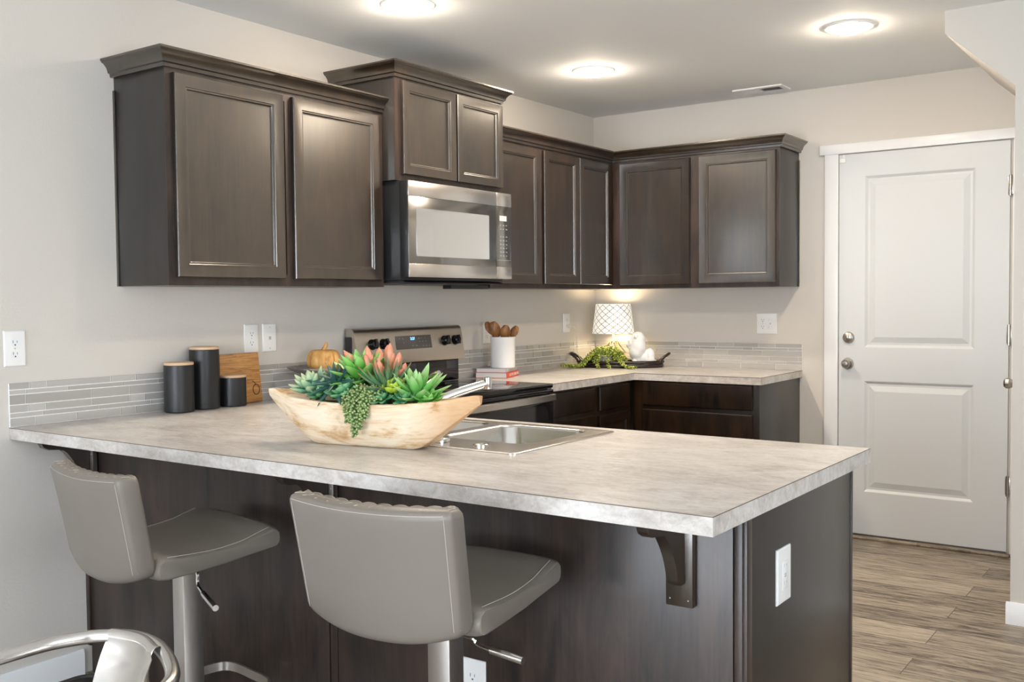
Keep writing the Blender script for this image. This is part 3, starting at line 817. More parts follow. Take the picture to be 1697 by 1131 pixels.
# ------------------------------------------------------------------ wall plates
def plate(fr, u, v, kinds, label, w=.074, h=.120, name='wall_outlet', cat='outlet', n0=.0005, group='white wall plates', plug=False):
    o = fr @ Vector((u, v, n0)); t = thing(name, label, cat, o, 0, group)
    R = [[(u-w/2+i, v-h/2+i, n), (u+w/2-i, v-h/2+i, n), (u+w/2-i, v+h/2-i, n), (u-w/2+i, v+h/2-i, n)] for i, n in ((0, n0), (0, n0+.003), (.003, n0+.0055), (.006, n0+.006))]
    obj('cover_plate', loft(new(), R), 'white_plastic', t, fr, sharp=20)
    k = len(kinds)
    for q, kind in enumerate(kinds):
        uu = u+(q-(k-1)/2)*.046
        if kind == 'outlet':
            for dv in (-.0195, .0195):
                b = prism(new(), [(uu+x, v+dv+y) for x, y in rrect(-.0165, .0165, -.0135, .0135, .011, 6)], n0+.006, n0+.0072, 'xy'); s = obj('socket', b, 'white_trim', t, fr)
                b = box(new(), uu-.0075, uu-.0058, v+dv-.001, v+dv+.008, n0+.0072, n0+.0075); box(b, uu+.0058, uu+.0075, v+dv, v+dv+.007, n0+.0072, n0+.0075)
                lathe(b, [(0, n0+.0075), (.0026, n0+.0075), (.0026, n0+.0070)], (uu, v+dv-.007, 0), 10); obj('slots', b, 'slot_dark', s, fr)
            b = lathe(new(), [(0, n0+.0072), (.0022, n0+.007), (.0026, n0+.006)], (uu, v, 0), 10); obj('screw', b, 'mark_gray', t, fr)
        elif kind == 'jack':
            b = box(new(), uu-.006, uu+.006, v-.008, v+.006, n0+.006, n0+.0075, .0005); obj('jack', b, 'mark_gray', t, fr)
            for dv in (-.045, .045): obj('screw', lathe(new(), [(0, n0+.0072), (.0022, n0+.007), (.0026, n0+.006)], (uu, v+dv, 0), 10), 'mark_gray', t, fr)
        elif kind == 'decora':
            b = box(new(), uu-.0165, uu+.0165, v-.033, v+.033, n0+.006, n0+.0074, .0006); s = obj('socket', b, 'white_trim', t, fr)
            b = new()
            for dv in (-.02, .02): box(b, uu-.0075, uu-.006, v+dv-.001, v+dv+.007, n0+.0074, n0+.0077); box(b, uu+.006, uu+.0075, v+dv, v+dv+.006, n0+.0074, n0+.0077)
            box(b, uu-.005, uu+.005, v-.004, v-.001, n0+.0074, n0+.0082); box(b, uu-.005, uu+.005, v+.001, v+.004, n0+.0074, n0+.0082)
            obj('slots', b, 'mark_gray', s, fr)
    return t
plate(LW(), -3.822, 1.180, ['outlet'], 'white outlet on the bare wall left of the black canisters')
plate(LW(), -2.816, 1.178, ['outlet'], 'white outlet on the stove wall above the cutting board')
plate(LW(), -2.718, 1.178, ['jack'], 'white jack plate beside the outlet, up and left of the pumpkin', name='wall_jack', cat='wall plate')
plate(LW(), -1.172, 1.150, ['outlet'], 'white outlet mostly hidden behind the crock of wooden spoons')
plate(LW(), -.347, 1.186, ['outlet'], 'white outlet near the corner with the lamp cord plugged in')
plate(BW(), 1.161, 1.180, ['outlet', 'decora'], 'white double outlet plate on the back wall near the door', w=.122)
plate(frame((PX, 0, 0), (0, 1, 0), (0, 0, 1)), -3.372, .689, ['decora'], 'white outlet on the end panel of the peninsula', w=.085, h=.128)
plate(BW(PF), 1.760, .340, ['outlet'], 'white outlet low on the peninsula panel beside the front stool', w=.078, h=.128)

# ------------------------------------------------------------------ objects on the left counter
def canister(x, y, r, h, label):
    t = thing('canister', label, 'canister', (x, y, .9145), 0, 'black canisters')
    b = lathe(new(), [(0, 0), (r-.004, 0), (r, .004), (r, h-.012), (r-.001, h-.011), (r-.004, h-.011), (r-.004, h-.03), (0, h-.03)], (x, y, .9145), 48); obj('body', b, 'canister_black', t)
    b = lathe(new(), [(0, h-.029), (r-.0045, h-.029), (r-.0045, h-.0105), (r-.001, h-.010), (r-.0008, h-.002), (r-.003, h), (0, h)], (x, y, .9145), 48); obj('lid', b, 'bamboo', t)
canister(.087, -3.236, .0555, .190, 'medium height matte black canister with a wooden lid, nearest the bare wall')
canister(.068, -3.104, .0565, .243, 'tallest matte black canister with a wooden lid')
canister(.080, -2.978, .0530, .125, 'shortest matte black canister with a wooden lid, before the cutting board')
# cutting board leaning on the wall
t = thing('cutting_board', 'thick wooden cutting board leaning on the wall behind the black canisters', 'cutting board', (.05, -2.93, .9145))
b = box(new(), 0, .215, 0, .205, 0, .022, .004, 2)
for v in b.verts:
    if v.co.y > .1: v.co.x += (.107-v.co.x)*.08
ba = Matrix.Translation((.036, -3.02, .9150)) @ Matrix.Rotation(radians(-4), 4, 'Y') @ frame((0, 0, 0), (0, 1, 0), (0, 0, 1))
b.transform(Matrix.Translation((0, 0, -.0)))
obj('board', b, 'board_wood', t, ba)
b = tube(new(), [(.183+.017*cos(a), .052+.021*sin(a), .0222) for a in [2*pi*k/24 for k in range(24)]], .0018, 6, True)
tube(b, spline([(.164, .088, .0222), (.176, .082, .0222), (.181, .070, .0222)], 4), .0016, 6)
obj('branded_mark', b, 'burnt_mark', t, ba)
# cake stand with pumpkin
CX, CY = .188, -2.565
t = thing('cake_stand', 'gray metal pedestal cake stand with a fluted rim under the pumpkin', 'cake stand', (CX, CY, .9145))
b = new(); rings = []
def flut(r, z, amp, n=96): return [(CX+(r+amp*cos(32*2*pi*k/n))*cos(2*pi*k/n), CY+(r+amp*cos(32*2*pi*k/n))*sin(2*pi*k/n), z+amp*.6*cos(32*2*pi*k/n)) for k in range(n)]
for r, z, a in ((.02, 1.0185, 0), (.09, 1.019, 0), (.115, 1.023, .001), (.150, 1.038, .0025), (.165, 1.048, .003), (.165, 1.051, .003), (.148, 1.042, .0025), (.113, 1.027, .001), (.09, 1.0232, 0), (.02, 1.0228, 0)):
    rings.append(flut(r, z, a))
loft(b, rings); obj('plate', b, 'galvanised', t, sharp=60)
b = lathe(new(), [(.070, .9146), (.072, .918), (.050, .925), (.026, .937), (.020, .955), (.022, .985), (.040, 1.005), (.052, 1.0183)], (CX, CY, 0), 36); obj('pedestal', b, 'galvanised', t, sharp=50)
PXC, PYC = .150, -2.545
t = thing('pumpkin', 'carved orange wooden pumpkin on the metal cake stand', 'pumpkin', (PXC, PYC, 1.0235))
b = new(); rings = []; n = 80
for k in range(1, 24):
    th = pi*k/24; z = .052*(1-cos(th)); rr = .073*sin(th)**.55
    if k < 3: z -= .002
    if k > 20: z -= .006*(k-20)/3
    rings.append([(PXC+rr*(1-.075*(1-abs(sin(5.5*a)))**2.2)*cos(a), PYC+rr*(1-.075*(1-abs(sin(5.5*a)))**2.2)*sin(a), 1.0238+z) for a in [2*pi*j/n for j in range(n)]])
loft(b, rings); obj('body', b, 'pumpkin_wood', t, sharp=60)
b = tube(new(), spline([(PXC, PYC, 1.116), (PXC+.002, PYC+.004, 1.128), (PXC+.006, PYC+.010, 1.142), (PXC+.003, PYC+.014, 1.151)], 4), [.016, .0135, .0115, .0105, .0098, .0092, .0086, .0082, .0078, .0072, .0066, .006, .005], 10); obj('stem', b, 'pumpkin_wood', t, sharp=60)

# ------------------------------------------------------------------ wooden dough bowl with succulents
BR = radians(9.5); BC = Vector((1.326, -3.495, .9146))
t = thing('dough_bowl', 'long carved wooden dough bowl full of succulents on the peninsula', 'bowl', BC, BR)
Lb = .362; b = new(); n = 28; m_ = 40
def bowl_sec(s, inner=False):
    a = abs(s)
    x = s*Lb
    w = .088*(1-a**2.6)**.62                                        # half width at the rim
    zr = .128+.026*a**2.2                                           # rim height
    # outer bottom line: flat in the middle, straight rise to the tips
    zb = 0 if a < .50 else (a-.50)/.50*.132
    if a > .97: w = max(w, .010)
    wb = w*(.46 if a < .50 else .46-.08*(a-.50)/.50)
    if inner:
        x *= .93; w *= .87; wb *= .72; zb = zb+.022; zb = min(zb, zr-.012)
    pts = []
    for k in range(n+1):
        q = -1+2*k/n; e = abs(q)
        yy = (wb*min(e/.55, 1)+(w-wb)*max(0, (e-.55)/.45)**.85)*(1 if q > 0 else -1)
        zz = zb+(zr-zb)*max(0, (e-.50)/.50)**1.15
        pts.append((x, yy, zz))
    return pts
ss = [sin(pi/2*(-1+2*k/m_)) for k in range(m_+1)]
ss[0] = -.999; ss[-1] = .999
O = [[b.verts.new(p) for p in bowl_sec(s)] for s in ss]
I = [[b.verts.new(p) for p in bowl_sec(s, True)] for s in ss]
for G in (O, I):
    for i in range(m_):
        for k in range(n): b.faces.new((G[i][k], G[i+1][k], G[i+1][k+1], G[i][k+1]))
for i in range(m_):
    for k in (0, n): b.faces.new((O[i][k], O[i+1][k], I[i+1][k], I[i][k]))
for i in (0, m_):
    for k in range(n): b.faces.new((O[i][k], O[i][k+1], I[i][k+1], I[i][k]))
o = obj('shell', b, 'bowl_wood', t, local=True, sharp=75)
md = o.modifiers.new('smooth', 'SUBSURF'); md.levels = 1; md.render_levels = 1
b = new(); rings = []
for k in range(15):
    s = -.66+1.32*k/14; x = s*Lb*.9; w = .078*(1-abs(s)**2.6)**.62*.90
    zc = .105
    rings.append([(x, w*cos(a), zc+(.018*sin(a) if sin(a) > 0 else .03*sin(a))*(1-abs(s)**3)) for a in [2*pi*j/14 for j in range(14)]])
loft(b, rings)
for v in b.verts: v.co += Vector((random.uniform(-1, 1), random.uniform(-1, 1), random.uniform(-1, 1)))*.003
o = obj('moss_filling', b, 'moss', t, local=True, sharp=70); o['kind'] = 'stuff'
BM = Matrix.Translation(BC) @ Matrix.Rotation(BR, 4, 'Z')

def leaf(b, lay, base, d, nrm, L, W, T, curl=.0, shape='lance', n=8, cup=.35, tv=None):
    """one fleshy leaf from BASE along D; NRM is its upper side; CURL bends it upward"""
    d = d.normalized(); nrm = (nrm-d*nrm.dot(d)).normalized(); sd = d.cross(nrm)
    rings = []; vals = []
    for i in range(n+1):
        s = i/n
        if shape == 'lance': w = W*(.45+.55*sin(min(s*1.6, 1)*pi/2))*(1-s**2.2)**.8+W*.02
        elif shape == 'spoon': w = W*(.30+.70*sin(pi/2*min(1, s*1.5))**1.4)*(1-max(0, (s-.55)/.45)**2.2)**.7+W*.03
        elif shape == 'bead': w = W*sqrt(max(.02, 1-(2*s-1)**2))
        elif shape == 'spike': w = W*(1-s)**.75+W*.03
        th = T*(w/W)**.8
        a = curl*s; p = base+d*(L*s*cos(a*.6))+nrm*(L*s*sin(a*.6))
        up_ = (nrm*cos(a)-d*sin(a))
        rings.append([p+sd*w*cos(q)+up_*(th*sin(q)+cup*w*(abs(cos(q))**1.5 if shape != 'bead' else 0)) for q in [2*pi*j/8 for j in range(8)]])
        vals.append(s if tv is None else tv)
    loft(b, rings, lay=lay, vals=vals)
def rosette(name, label, mt, c, R, layers, shape='lance', up=(0, 0, 1), curl=.5, width=.3, thick=.10, n=8, cup=.35, seed=1, jitter=.12, parent=None):
    """layers: (count, relative length, elevation in degrees)"""
    rnd = random.Random(seed); b = new(); lay = b.verts.layers.float.new('tip')
    c = BM @ Vector((c[0], c[1]*.74+.006, c[2])); up = Vector(up).normalized(); ax = up.orthogonal().normalized(); ay = up.cross(ax)
    ph = rnd.random()*6
    for cnt, rl, el in layers:
        ph += 2.4
        for k in range(cnt):
            a = ph+2*pi*k/cnt+rnd.uniform(-jitter, jitter); e = radians(el+rnd.uniform(-5, 5))
            out = ax*cos(a)+ay*sin(a); d = out*cos(e)+up*sin(e); nr = up*cos(e)-out*sin(e)
            L = R*rl*rnd.uniform(.9, 1.08)
            leaf(b, lay, c+up*R*.04+out*R*.05, d, nr, L, R*width*rl**.6, R*thick*rl**.5, curl, shape, n, cup)
    # core the leaves spring from
    k0 = len(b.verts)
    tube(b, [c-up*R*.35, c+up*R*.16], [R*.10, R*.13], 8)
    o = obj(name, b, mt, parent, sharp=60)
    return tag(o, label, 'succulent', 'succulents in the wooden bowl')
# positions below are in the bowl's own frame: x along the bowl, y away from the stools, z above the counter
rosette('succulent', 'pale mint succulent rosette with creamy tips at the left end of the bowl', 'leaf_pale', (-.190, -.016, .150), .076, [(7, 1, 10), (7, .92, 32), (6, .78, 52), (5, .6, 70), (3, .45, 84)], 'lance', (-.15, -.35, 1), .55, .27, .09, seed=2)
rosette('succulent', 'dark blue green agave spilling over the bowl rim left of the trailing beads', 'leaf_agave', (-.098, -.036, .168), .092, [(7, 1, 2), (7, 1, 26), (6, .88, 50), (4, .7, 75)], 'spike', (-.05, -.55, 1), -.35, .145, .06, seed=4)
rosette('succulent', 'broad bright green succulent rosette standing tall left of the pink buds', 'leaf_fresh', (-.034, .024, .178), .112, [(7, .9, 2), (7, 1, 28), (7, .95, 50), (5, .85, 68), (4, .65, 82)], 'lance', (-.12, -.18, 1), .15, .205, .06, seed=6)
rosette('succulent', 'spiky olive aloe with reddish leaf tips in the middle of the bowl', 'leaf_aloe', (.072, -.030, .160), .104, [(8, 1, 18), (8, 1.0, 38), (7, .9, 58), (5, .72, 76)], 'spike', (.12, -.25, 1), .35, .085, .06, seed=8)
rosette('succulent', 'light green star shaped succulent with pointed leaves at the right of the bowl', 'leaf_star', (.158, -.008, .132), .108, [(6, .85, 8), (7, 1, 26), (7, 1, 48), (5, .9, 66), (3, .8, 82)], 'lance', (.10, -.12, 1), .10, .155, .05, seed=11)
rosette('succulent', 'yellow green cupped succulent between the aloe and the star succulent', 'leaf_lime', (.112, -.060, .158), .044, [(6, 1, 18), (6, .85, 45), (4, .6, 72)], 'spoon', (0, -.4, 1), .7, .40, .09, seed=13)
rosette('succulent', 'small mint rosette right of the trailing beads, at the front rim', 'leaf_mint', (.082, -.082, .138), .046, [(7, 1, 5), (7, .85, 35), (5, .6, 62)], 'lance', (0, -.6, 1), .5, .28, .08, seed=15)
rosette('succulent', 'small green rosette at the rim below the star succulent', 'leaf_mint', (.146, -.070, .136), .042, [(7, 1, 8), (6, .85, 38), (4, .6, 65)], 'lance', (.1, -.5, 1), .5, .30, .08, seed=16)
rosette('succulent', 'low green rosette under the broad tall one, left of the trailing beads', 'leaf_mint', (-.055, -.060, .148), .058, [(7, 1, 4), (7, .85, 30), (5, .6, 60)], 'spoon', (-.1, -.5, 1), .5, .34, .08, seed=17)
rosette('succulent', 'olive bronze succulent at the back, between the pumpkin and the tall rosette', 'leaf_bronze', (-.115, .045, .165), .088, [(7, 1, 8), (7, .9, 35), (5, .7, 62)], 'lance', (-.1, .1, 1), .3, .20, .07, seed=19)
rosette('succulent', 'deep green rosette behind the aloe, under the pink buds', 'leaf_fresh', (.05, .050, .145), .085, [(7, 1, 10), (6, .85, 38), (4, .6, 65)], 'lance', (0, .2, 1), .3, .24, .07, seed=23)
rosette('succulent', 'small mint rosette between the pale rosette and the blue green agave', 'leaf_mint', (-.142, -.058, .140), .050, [(7, 1, 10), (6, .8, 40), (4, .6, 66)], 'lance', (-.1, -.5, 1), .5, .28, .08, seed=27)
rosette('succulent', 'lime tinted rosette behind the pale one, under the pumpkin', 'leaf_star', (-.150, .045, .150), .075, [(7, 1, 12), (6, .85, 42), (4, .6, 68)], 'lance', (-.1, .1, 1), .3, .24, .07, seed=29)
rosette('succulent', 'small bright rosette at the right end of the planting, beside the faucet spout', 'leaf_fresh', (.205, -.030, .132), .050, [(7, 1, 8), (6, .8, 40), (4, .55, 66)], 'lance', (.2, -.3, 1), .4, .28, .08, seed=33)
# bunch of pink tipped buds
b = new(); lay = b.verts.layers.float.new('tip'); rnd = random.Random(9)
for k, (x, y, z, L, W, tx, ty) in enumerate((x+.006, y, z+.008, L, W, tx, ty) for x, y, z, L, W, tx, ty in ((-.012, .020, .19, .105, .012, -.10, -.1), (.010, .030, .20, .085, .013, -.02, 0), (.040, .028, .195, .108, .012, .06, .05), (.058, .035, .19, .085, .011, .26, 0), (.072, .030, .175, .075, .010, .55, -.1),
                                       (.030, .000, .185, .075, .012, .02, -.3), (.045, -.012, .18, .080, .011, .12, -.45), (-.002, .010, .19, .080, .011, -.28, -.2), (.062, .02, .17, .070, .010, .9, -.2), (.022, .04, .20, .095, .011, 0, .2), (-.055, .03, .19, .11, .010, -.75, -.1))):
    p = BM @ Vector((x, y, z)); d = BM.to_3x3() @ Vector((tx, ty, 1))
    tube(b, [p-d.normalized()*.06, p+d.normalized()*.004], [.004, .006], 6)
    leaf(b, lay, p, d, Vector((0, -1, .2)), L*.84, W, W*.8, .05, 'spoon', 8, .0)
    leaf(b, lay, p, d+Vector((.14, .05, 0)), Vector((1, 0, .2)), L*.6, W*.8, W*.5, .1, 'spoon', 8, .1)
    leaf(b, lay, p, d+Vector((-.13, -.08, 0)), Vector((-1, 0, .2)), L*.55, W*.8, W*.5, .1, 'spoon', 8, .1)
tag(obj('succulent', b, 'leaf_pink', sharp=60), 'cluster of pink tipped succulent buds standing above the middle of the bowl', 'succulent', 'succulents in the wooden bowl')
# trailing beads (burro's tail)
def trail(b, lay, pts, rad, rnd, step=.0042, L=.013, W=.0042, hang=.35):
    P = spline(pts, 14); fr = frames(P); ph = 0
    acc = 0
    for i in range(1, len(P)):
        acc += (P[i]-P[i-1]).length
        while acc > step:
            acc -= step; t_ = (P[i]-P[i-1]).normalized(); x, y = fr[i]
            s = i/len(P); rr = rad*(1-.55*s**3)
            for q in range(2):
                ph += 2.4+rnd.uniform(-.3, .3); out = x*cos(ph)+y*sin(ph)
                leaf(b, lay, P[i]+out*rr*.25, out+t_*hang, t_, L*rnd.uniform(.8, 1.15)*(1-.3*s), W, W*.9, 0, 'bead', 5, 0)
rnd = random.Random(21); b = new(); lay = b.verts.layers.float.new('tip')
for pts in (((-.030, -.045, .165), (-.040, -.085, .160), (-.046, -.115, .120), (-.046, -.119, .075)),
            ((-.008, -.050, .165), (-.016, -.095, .158), (-.020, -.124, .110), (-.018, -.126, .050), (-.016, -.127, .038)),
            ((.006, -.050, .165), (.004, -.095, .158), (.002, -.124, .110), (-.002, -.126, .058)),
            ((.020, -.050, .165), (.022, -.092, .158), (.018, -.120, .118), (.012, -.124, .085)),
            ((-.020, -.045, .168), (-.026, -.092, .165), (-.032, -.120, .130), (-.032, -.122, .085)),
            ((.030, -.045, .162), (.044, -.080, .160), (.052, -.104, .140)),
            ((-.035, -.040, .16), (-.056, -.076, .158), (-.060, -.104, .135), (-.060, -.108, .11)),
            ((.01, -.045, .165), (.012, -.094, .162), (.010, -.124, .132), (.008, -.127, .10)),
            ((.015, -.045, .165), (.030, -.088, .160), (.034, -.112, .135))):
    pp = [BM @ Vector((p[0]+.030, p[1]*.76, p[2])) for p in pts]
    tube(b, spline(pp, 6), .0016, 5)
    trail(b, lay, pp, .010, rnd)
tag(obj('succulent', b, 'leaf_sedum', sharp=60), 'trailing beaded green succulent hanging down the front of the wooden bowl', 'succulent', 'succulents in the wooden bowl')

# ------------------------------------------------------------------ books, crock and spoons
BA = math.atan2(1.357-1.301, .225-.064)
BKM = frame((.064, -1.357, 0), (cos(BA), sin(BA), 0), (-sin(BA), cos(BA), 0))      # u along the page edge, v along the spine side
def book(z0, h, w, l, off, rz, cover, label, spine=None):
    mtx = BKM @ Matrix.Translation((off[0], off[1], z0)) @ Matrix.Rotation(rz, 4, 'Z')
    t = thing('book', label, 'book', mtx @ Vector((w/2, l/2, 0)), 0, 'books under the crock')
    obj('pages', box(new(), .002, w-.004, .003, l-.003, .0022, h-.0022), 'paper', t, mtx)
    b = box(new(), 0, w, 0, l, 0, .002); box(b, 0, w, 0, l, h-.002, h); obj('cover', b, cover[0], t, mtx)
    b = box(new(), w-.0035, w+.0004, 0, l, 0, h, .001); s = obj('spine', b, cover[1], t, mtx)
    if spine:
        fr = mtx @ frame((w+.0005, l*.58, h*.5), (0, 1, 0), (0, 0, 1)); text('spine_title', spine, .0215, 'print_white', s, fr)
    return t
book(.9146, .030, .176, .232, (0, 0), 0, ('book_red', 'book_red'), 'lower book with a red spine and white lettering, on the counter', 'GASTRO GRILLING')
book(.9448, .021, .168, .222, (.002, .006), radians(1), ('book_gray', 'book_gray'), 'upper gray book lying on the red spined one, under the crock')
KX, KY, KZ = .158, -1.236, .9662
t = thing('utensil_crock', 'white ceramic utensil crock standing on the two books', 'crock', (KX, KY, KZ))
obj('crock', lathe(new(), [(0, 0), (.062, 0), (.066, .003), (.0665, .155), (.068, .158), (.068, .165), (.065, .167), (.062, .163), (.061, .010), (0, .010)], (KX, KY, KZ), 48), 'white_ceramic', t, sharp=50)
rv = Vector((cos(yaw), sin(yaw), 0)); fv = Vector((-sin(yaw), cos(yaw), 0))
def spoon(a, dep, top, r, label, tw=0.):
    """a: sideways lean (m at the bowl), dep: depth offset, top: height of the spoon bowl centre"""
    K = Vector((KX, KY, KZ))
    p0 = K+rv*(-a*.45)+fv*(-dep*.5)+Vector((0, 0, .014)); p1 = K+rv*a+fv*dep+Vector((0, 0, top))
    d = (p1-p0).normalized(); sd = (rv*cos(tw)+fv*sin(tw)); sd = (sd-d*sd.dot(d)).normalized(); nn = d.cross(sd)
    t = thing('wooden_spoon', label, 'spoon', p0, 0, 'wooden spoons in the crock')
    b = new(); Ls = (p1-p0).length
    rings = []
    for k in range(9):
        s = k/8*(Ls-r*1.15); q = .0055+.0012*k/8
        rings.append([p0+d*s+(sd*cos(a_)+nn*sin(a_))*q for a_ in [2*pi*j/12 for j in range(12)]])
    for k in range(1, 15):
        u = k/15; s = Ls-r*1.15+2.45*r*u
        w = r*.78*sin(pi*min(1, u*.96+.04))**.62; th = .0075*sin(pi*(u*.95+.04))**.6
        if k < 3: w = max(w, .008)
        dish = .010*sin(pi*u)
        rings.append([p0+d*s+sd*w*cos(a_)+nn*(th*sin(a_)-dish*(1-abs(cos(a_)))*(1 if sin(a_) < 0 else .2)) for a_ in [2*pi*j/12 for j in range(12)]])
    loft(b, rings); obj('spoon', b, 'olive_wood', t, sharp=70)
spoon(-.070, .030, .212, .034, 'leftmost wooden spoon in the crock, its back half hidden', .5)
spoon(-.040, -.010, .205, .040, 'tall wooden spoon leaning left, in front of the leftmost one', .2)
spoon(.014, -.020, .190, .036, 'pale wooden spoon standing nearest upright in the middle of the crock', 0)
spoon(.062, .015, .192, .031, 'dark wooden spoon leaning right in the crock', -.3)

# ------------------------------------------------------------------ tray group in the corner
TC = Vector((.300, -.205, .9146)); TR = radians(21)
t = thing('serving_tray', 'dark oval wooden tray with looped handles in the counter corner', 'tray', TC, TR)
b = new(); n = 72
def oval(a, c, z): return [(a*cos(2*pi*k/n), c*sin(2*pi*k/n), z) for k in range(n)]
A, C_ = .268, .150
loft(b, [oval(.01, .01, .0008), oval(A-.030, C_-.028, .0008), oval(A-.018, C_-.018, .006), oval(A-.014, C_-.014, .014), oval(A-.022, C_-.022, .014), oval(A-.034, C_-.032, .008), oval(.01, .01, .008)]); obj('base', b, 'tray_wood', t, local=True, sharp=50)
b = tube(new(), [Vector(((A-.010)*cos(2*pi*k/n), (C_-.010)*sin(2*pi*k/n), .012)) for k in range(n)], .0105, 10, True)
tube(b, [Vector(((A-.006)*cos(2*pi*k/n), (C_-.006)*sin(2*pi*k/n), .033)) for k in range(n)], .0098, 10, True); obj('rim', b, 'tray_wood', t, local=True, sharp=60)
for s in (-1, 1):
    pts = [(s*(A-.020), -.058, .036), (s*(A-.004), -.052, .056), (s*(A+.024), -.034, .076), (s*(A+.034), 0, .084), (s*(A+.024), .034, .076), (s*(A-.004), .052, .056), (s*(A-.020), .058, .036)]
    b = tube(new(), spline(pts, 6), .0085, 10); obj('handle', b, 'tray_wood', t, local=True, sharp=60)
TM = Matrix.Translation(TC) @ Matrix.Rotation(TR, 4, 'Z')
# lamp
LX, LY, LZ = .222, -.148, .9230
t = thing('table_lamp', 'lit table lamp with a white lattice patterned drum shade in the corner', 'lamp', (LX, LY, LZ))
b = new()
hexa = [Vector((LX+.062*cos(radians(60*k+10)), LY+.062*sin(radians(60*k+10)), LZ+.004)) for k in range(6)]
mid_ = [Vector((LX+.075*cos(radians(60*k+40)), LY+.075*sin(radians(60*k+40)), LZ+.075)) for k in range(6)]
top_ = [Vector((LX+.020*cos(radians(60*k+10)), LY+.020*sin(radians(60*k+10)), LZ+.150)) for k in range(6)]
for k in range(6):
    for p, q in ((hexa[k], hexa[(k+1) % 6]), (hexa[k], mid_[k]), (hexa[(k+1) % 6], mid_[k]), (mid_[k], mid_[(k+1) % 6]), (mid_[k], top_[k]), (mid_[k], top_[(k+1) % 6]), (top_[k], top_[(k+1) % 6])):
        tube(b, [p, q], .0025, 6)
obj('wire_base', b, 'brass', t)
b = tube(new(), [(LX, LY, LZ+.148), (LX, LY, LZ+.225)], .0065, 12); lathe(b, [(.022, LZ+.146), (.022, LZ+.152), (.008, LZ+.156)], (LX, LY, 0), 20); obj('stem', b, 'cream_metal', t)
b = lathe(new(), [(.131, 1.118), (.1085, 1.300), (.1070, 1.300), (.1295, 1.118), (.131, 1.118)], (LX, LY, 0), 64, uv=True); obj('lamp_shade', b, 'lamp_shade', t, sharp=60)
b = lathe(new(), [(0, 1.165), (.012, 1.168), (.014, 1.185), (.026, 1.21), (.030, 1.235), (.022, 1.26), (0, 1.27)], (LX, LY, 0), 20); obj('bulb', b, 'bulb_glow', t)
b = new()
for k in range(3):
    a = 2*pi*k/3; tube(b, [(LX+.008*cos(a), LY+.008*sin(a), 1.150), (LX+.129*cos(a), LY+.129*sin(a), 1.122)], .0016, 6)
obj('shade_ring', b, 'brass', t)
b = tube(new(), spline([(.030, -.347, 1.166), (.058, -.340, 1.160), (.060, -.318, 1.10), (.050, -.30, 1.02), (.062, -.27, .955), (.11, -.22, .929), (.17, -.17, .930), (LX-.05, LY, .933)], 10), .0026, 8); cd = obj('cord', b, 'cord_white', t)
b = box(new(), .0082, .034, -.356, -.338, 1.156, 1.178, .004); obj('plug', b, 'cord_white', cd)
pl = bpy.data.lights.new('lamp_bulb', 'POINT'); pl.energy = 7.0; pl.color = (1, .76, .48); pl.shadow_soft_size = .05
o = bpy.data.objects.new('lamp_bulb', pl); COL.objects.link(o); o.location = (LX, LY, 1.225)

# white lion-like dog figurine: one continuous body
def blob(b, c, r, rot=None, sub=3):
    x = bmesh.ops.create_icosphere(b, subdivisions=sub, radius=1)
    m = Matrix.Translation(c) @ (rot or Matrix.Identity(4)) @ Matrix.Diagonal((*r, 1))
    for v in x['verts']: v.co = m @ v.co
b = new()                                            # local: -x is the way it looks, z up
blob(b, (.004, 0, .040), (.040, .036, .046))         # chest
blob(b, (-.002, 0, .078), (.054, .050, .056))        # mane, wide at the cheeks
blob(b, (.006, 0, .125), (.052, .047, .050))         # mane over the crown
blob(b, (.006, 0, .098), (.056, .052, .060))
blob(b, (-.040, 0, .120), (.024, .030, .027))        # face
blob(b, (-.058, 0, .109), (.018, .020, .014))        # muzzle
blob(b, (-.072, 0, .114), (.007, .009, .006))        # nose
blob(b, (-.054, 0, .095), (.013, .014, .008))        # chin
for s in (-1, 1):
    blob(b, (-.008, s*.040, .150), (.013, .010, .013))   # ears
    blob(b, (-.056, s*.015, .131), (.008, .008, .005))   # brows
    blob(b, (-.014, s*.022, .020), (.018, .015, .022))   # front legs
    blob(b, (-.032, s*.022, .009), (.022, .013, .009))   # front paws
    blob(b, (.092, s*.026, .024), (.030, .016, .026))    # haunches
    blob(b, (.066, s*.030, .008), (.024, .011, .008))    # hind paws
blob(b, (.048, 0, .038), (.055, .033, .034))         # trunk
blob(b, (.086, 0, .048), (.036, .036, .042))         # rump
blob(b, (.118, .004, .020), (.016, .011, .012))      # tail
t = thing('animal_figurine', 'white ceramic lion like dog figurine lying on the tray beside the lamp', 'figurine', TM @ Vector((.112, -.046, .0088)), TR+.12)
b.transform(Matrix.Diagonal((.90, .92, 1.2, 1)))
o = obj('figure', b, 'matte_ceramic', t, local=True, sharp=180)
md = o.modifiers.new('union', 'REMESH'); md.mode = 'VOXEL'; md.voxel_size = .0032; md.use_smooth_shade = True
md = o.modifiers.new('soften', 'SMOOTH'); md.factor = .6; md.iterations = 5

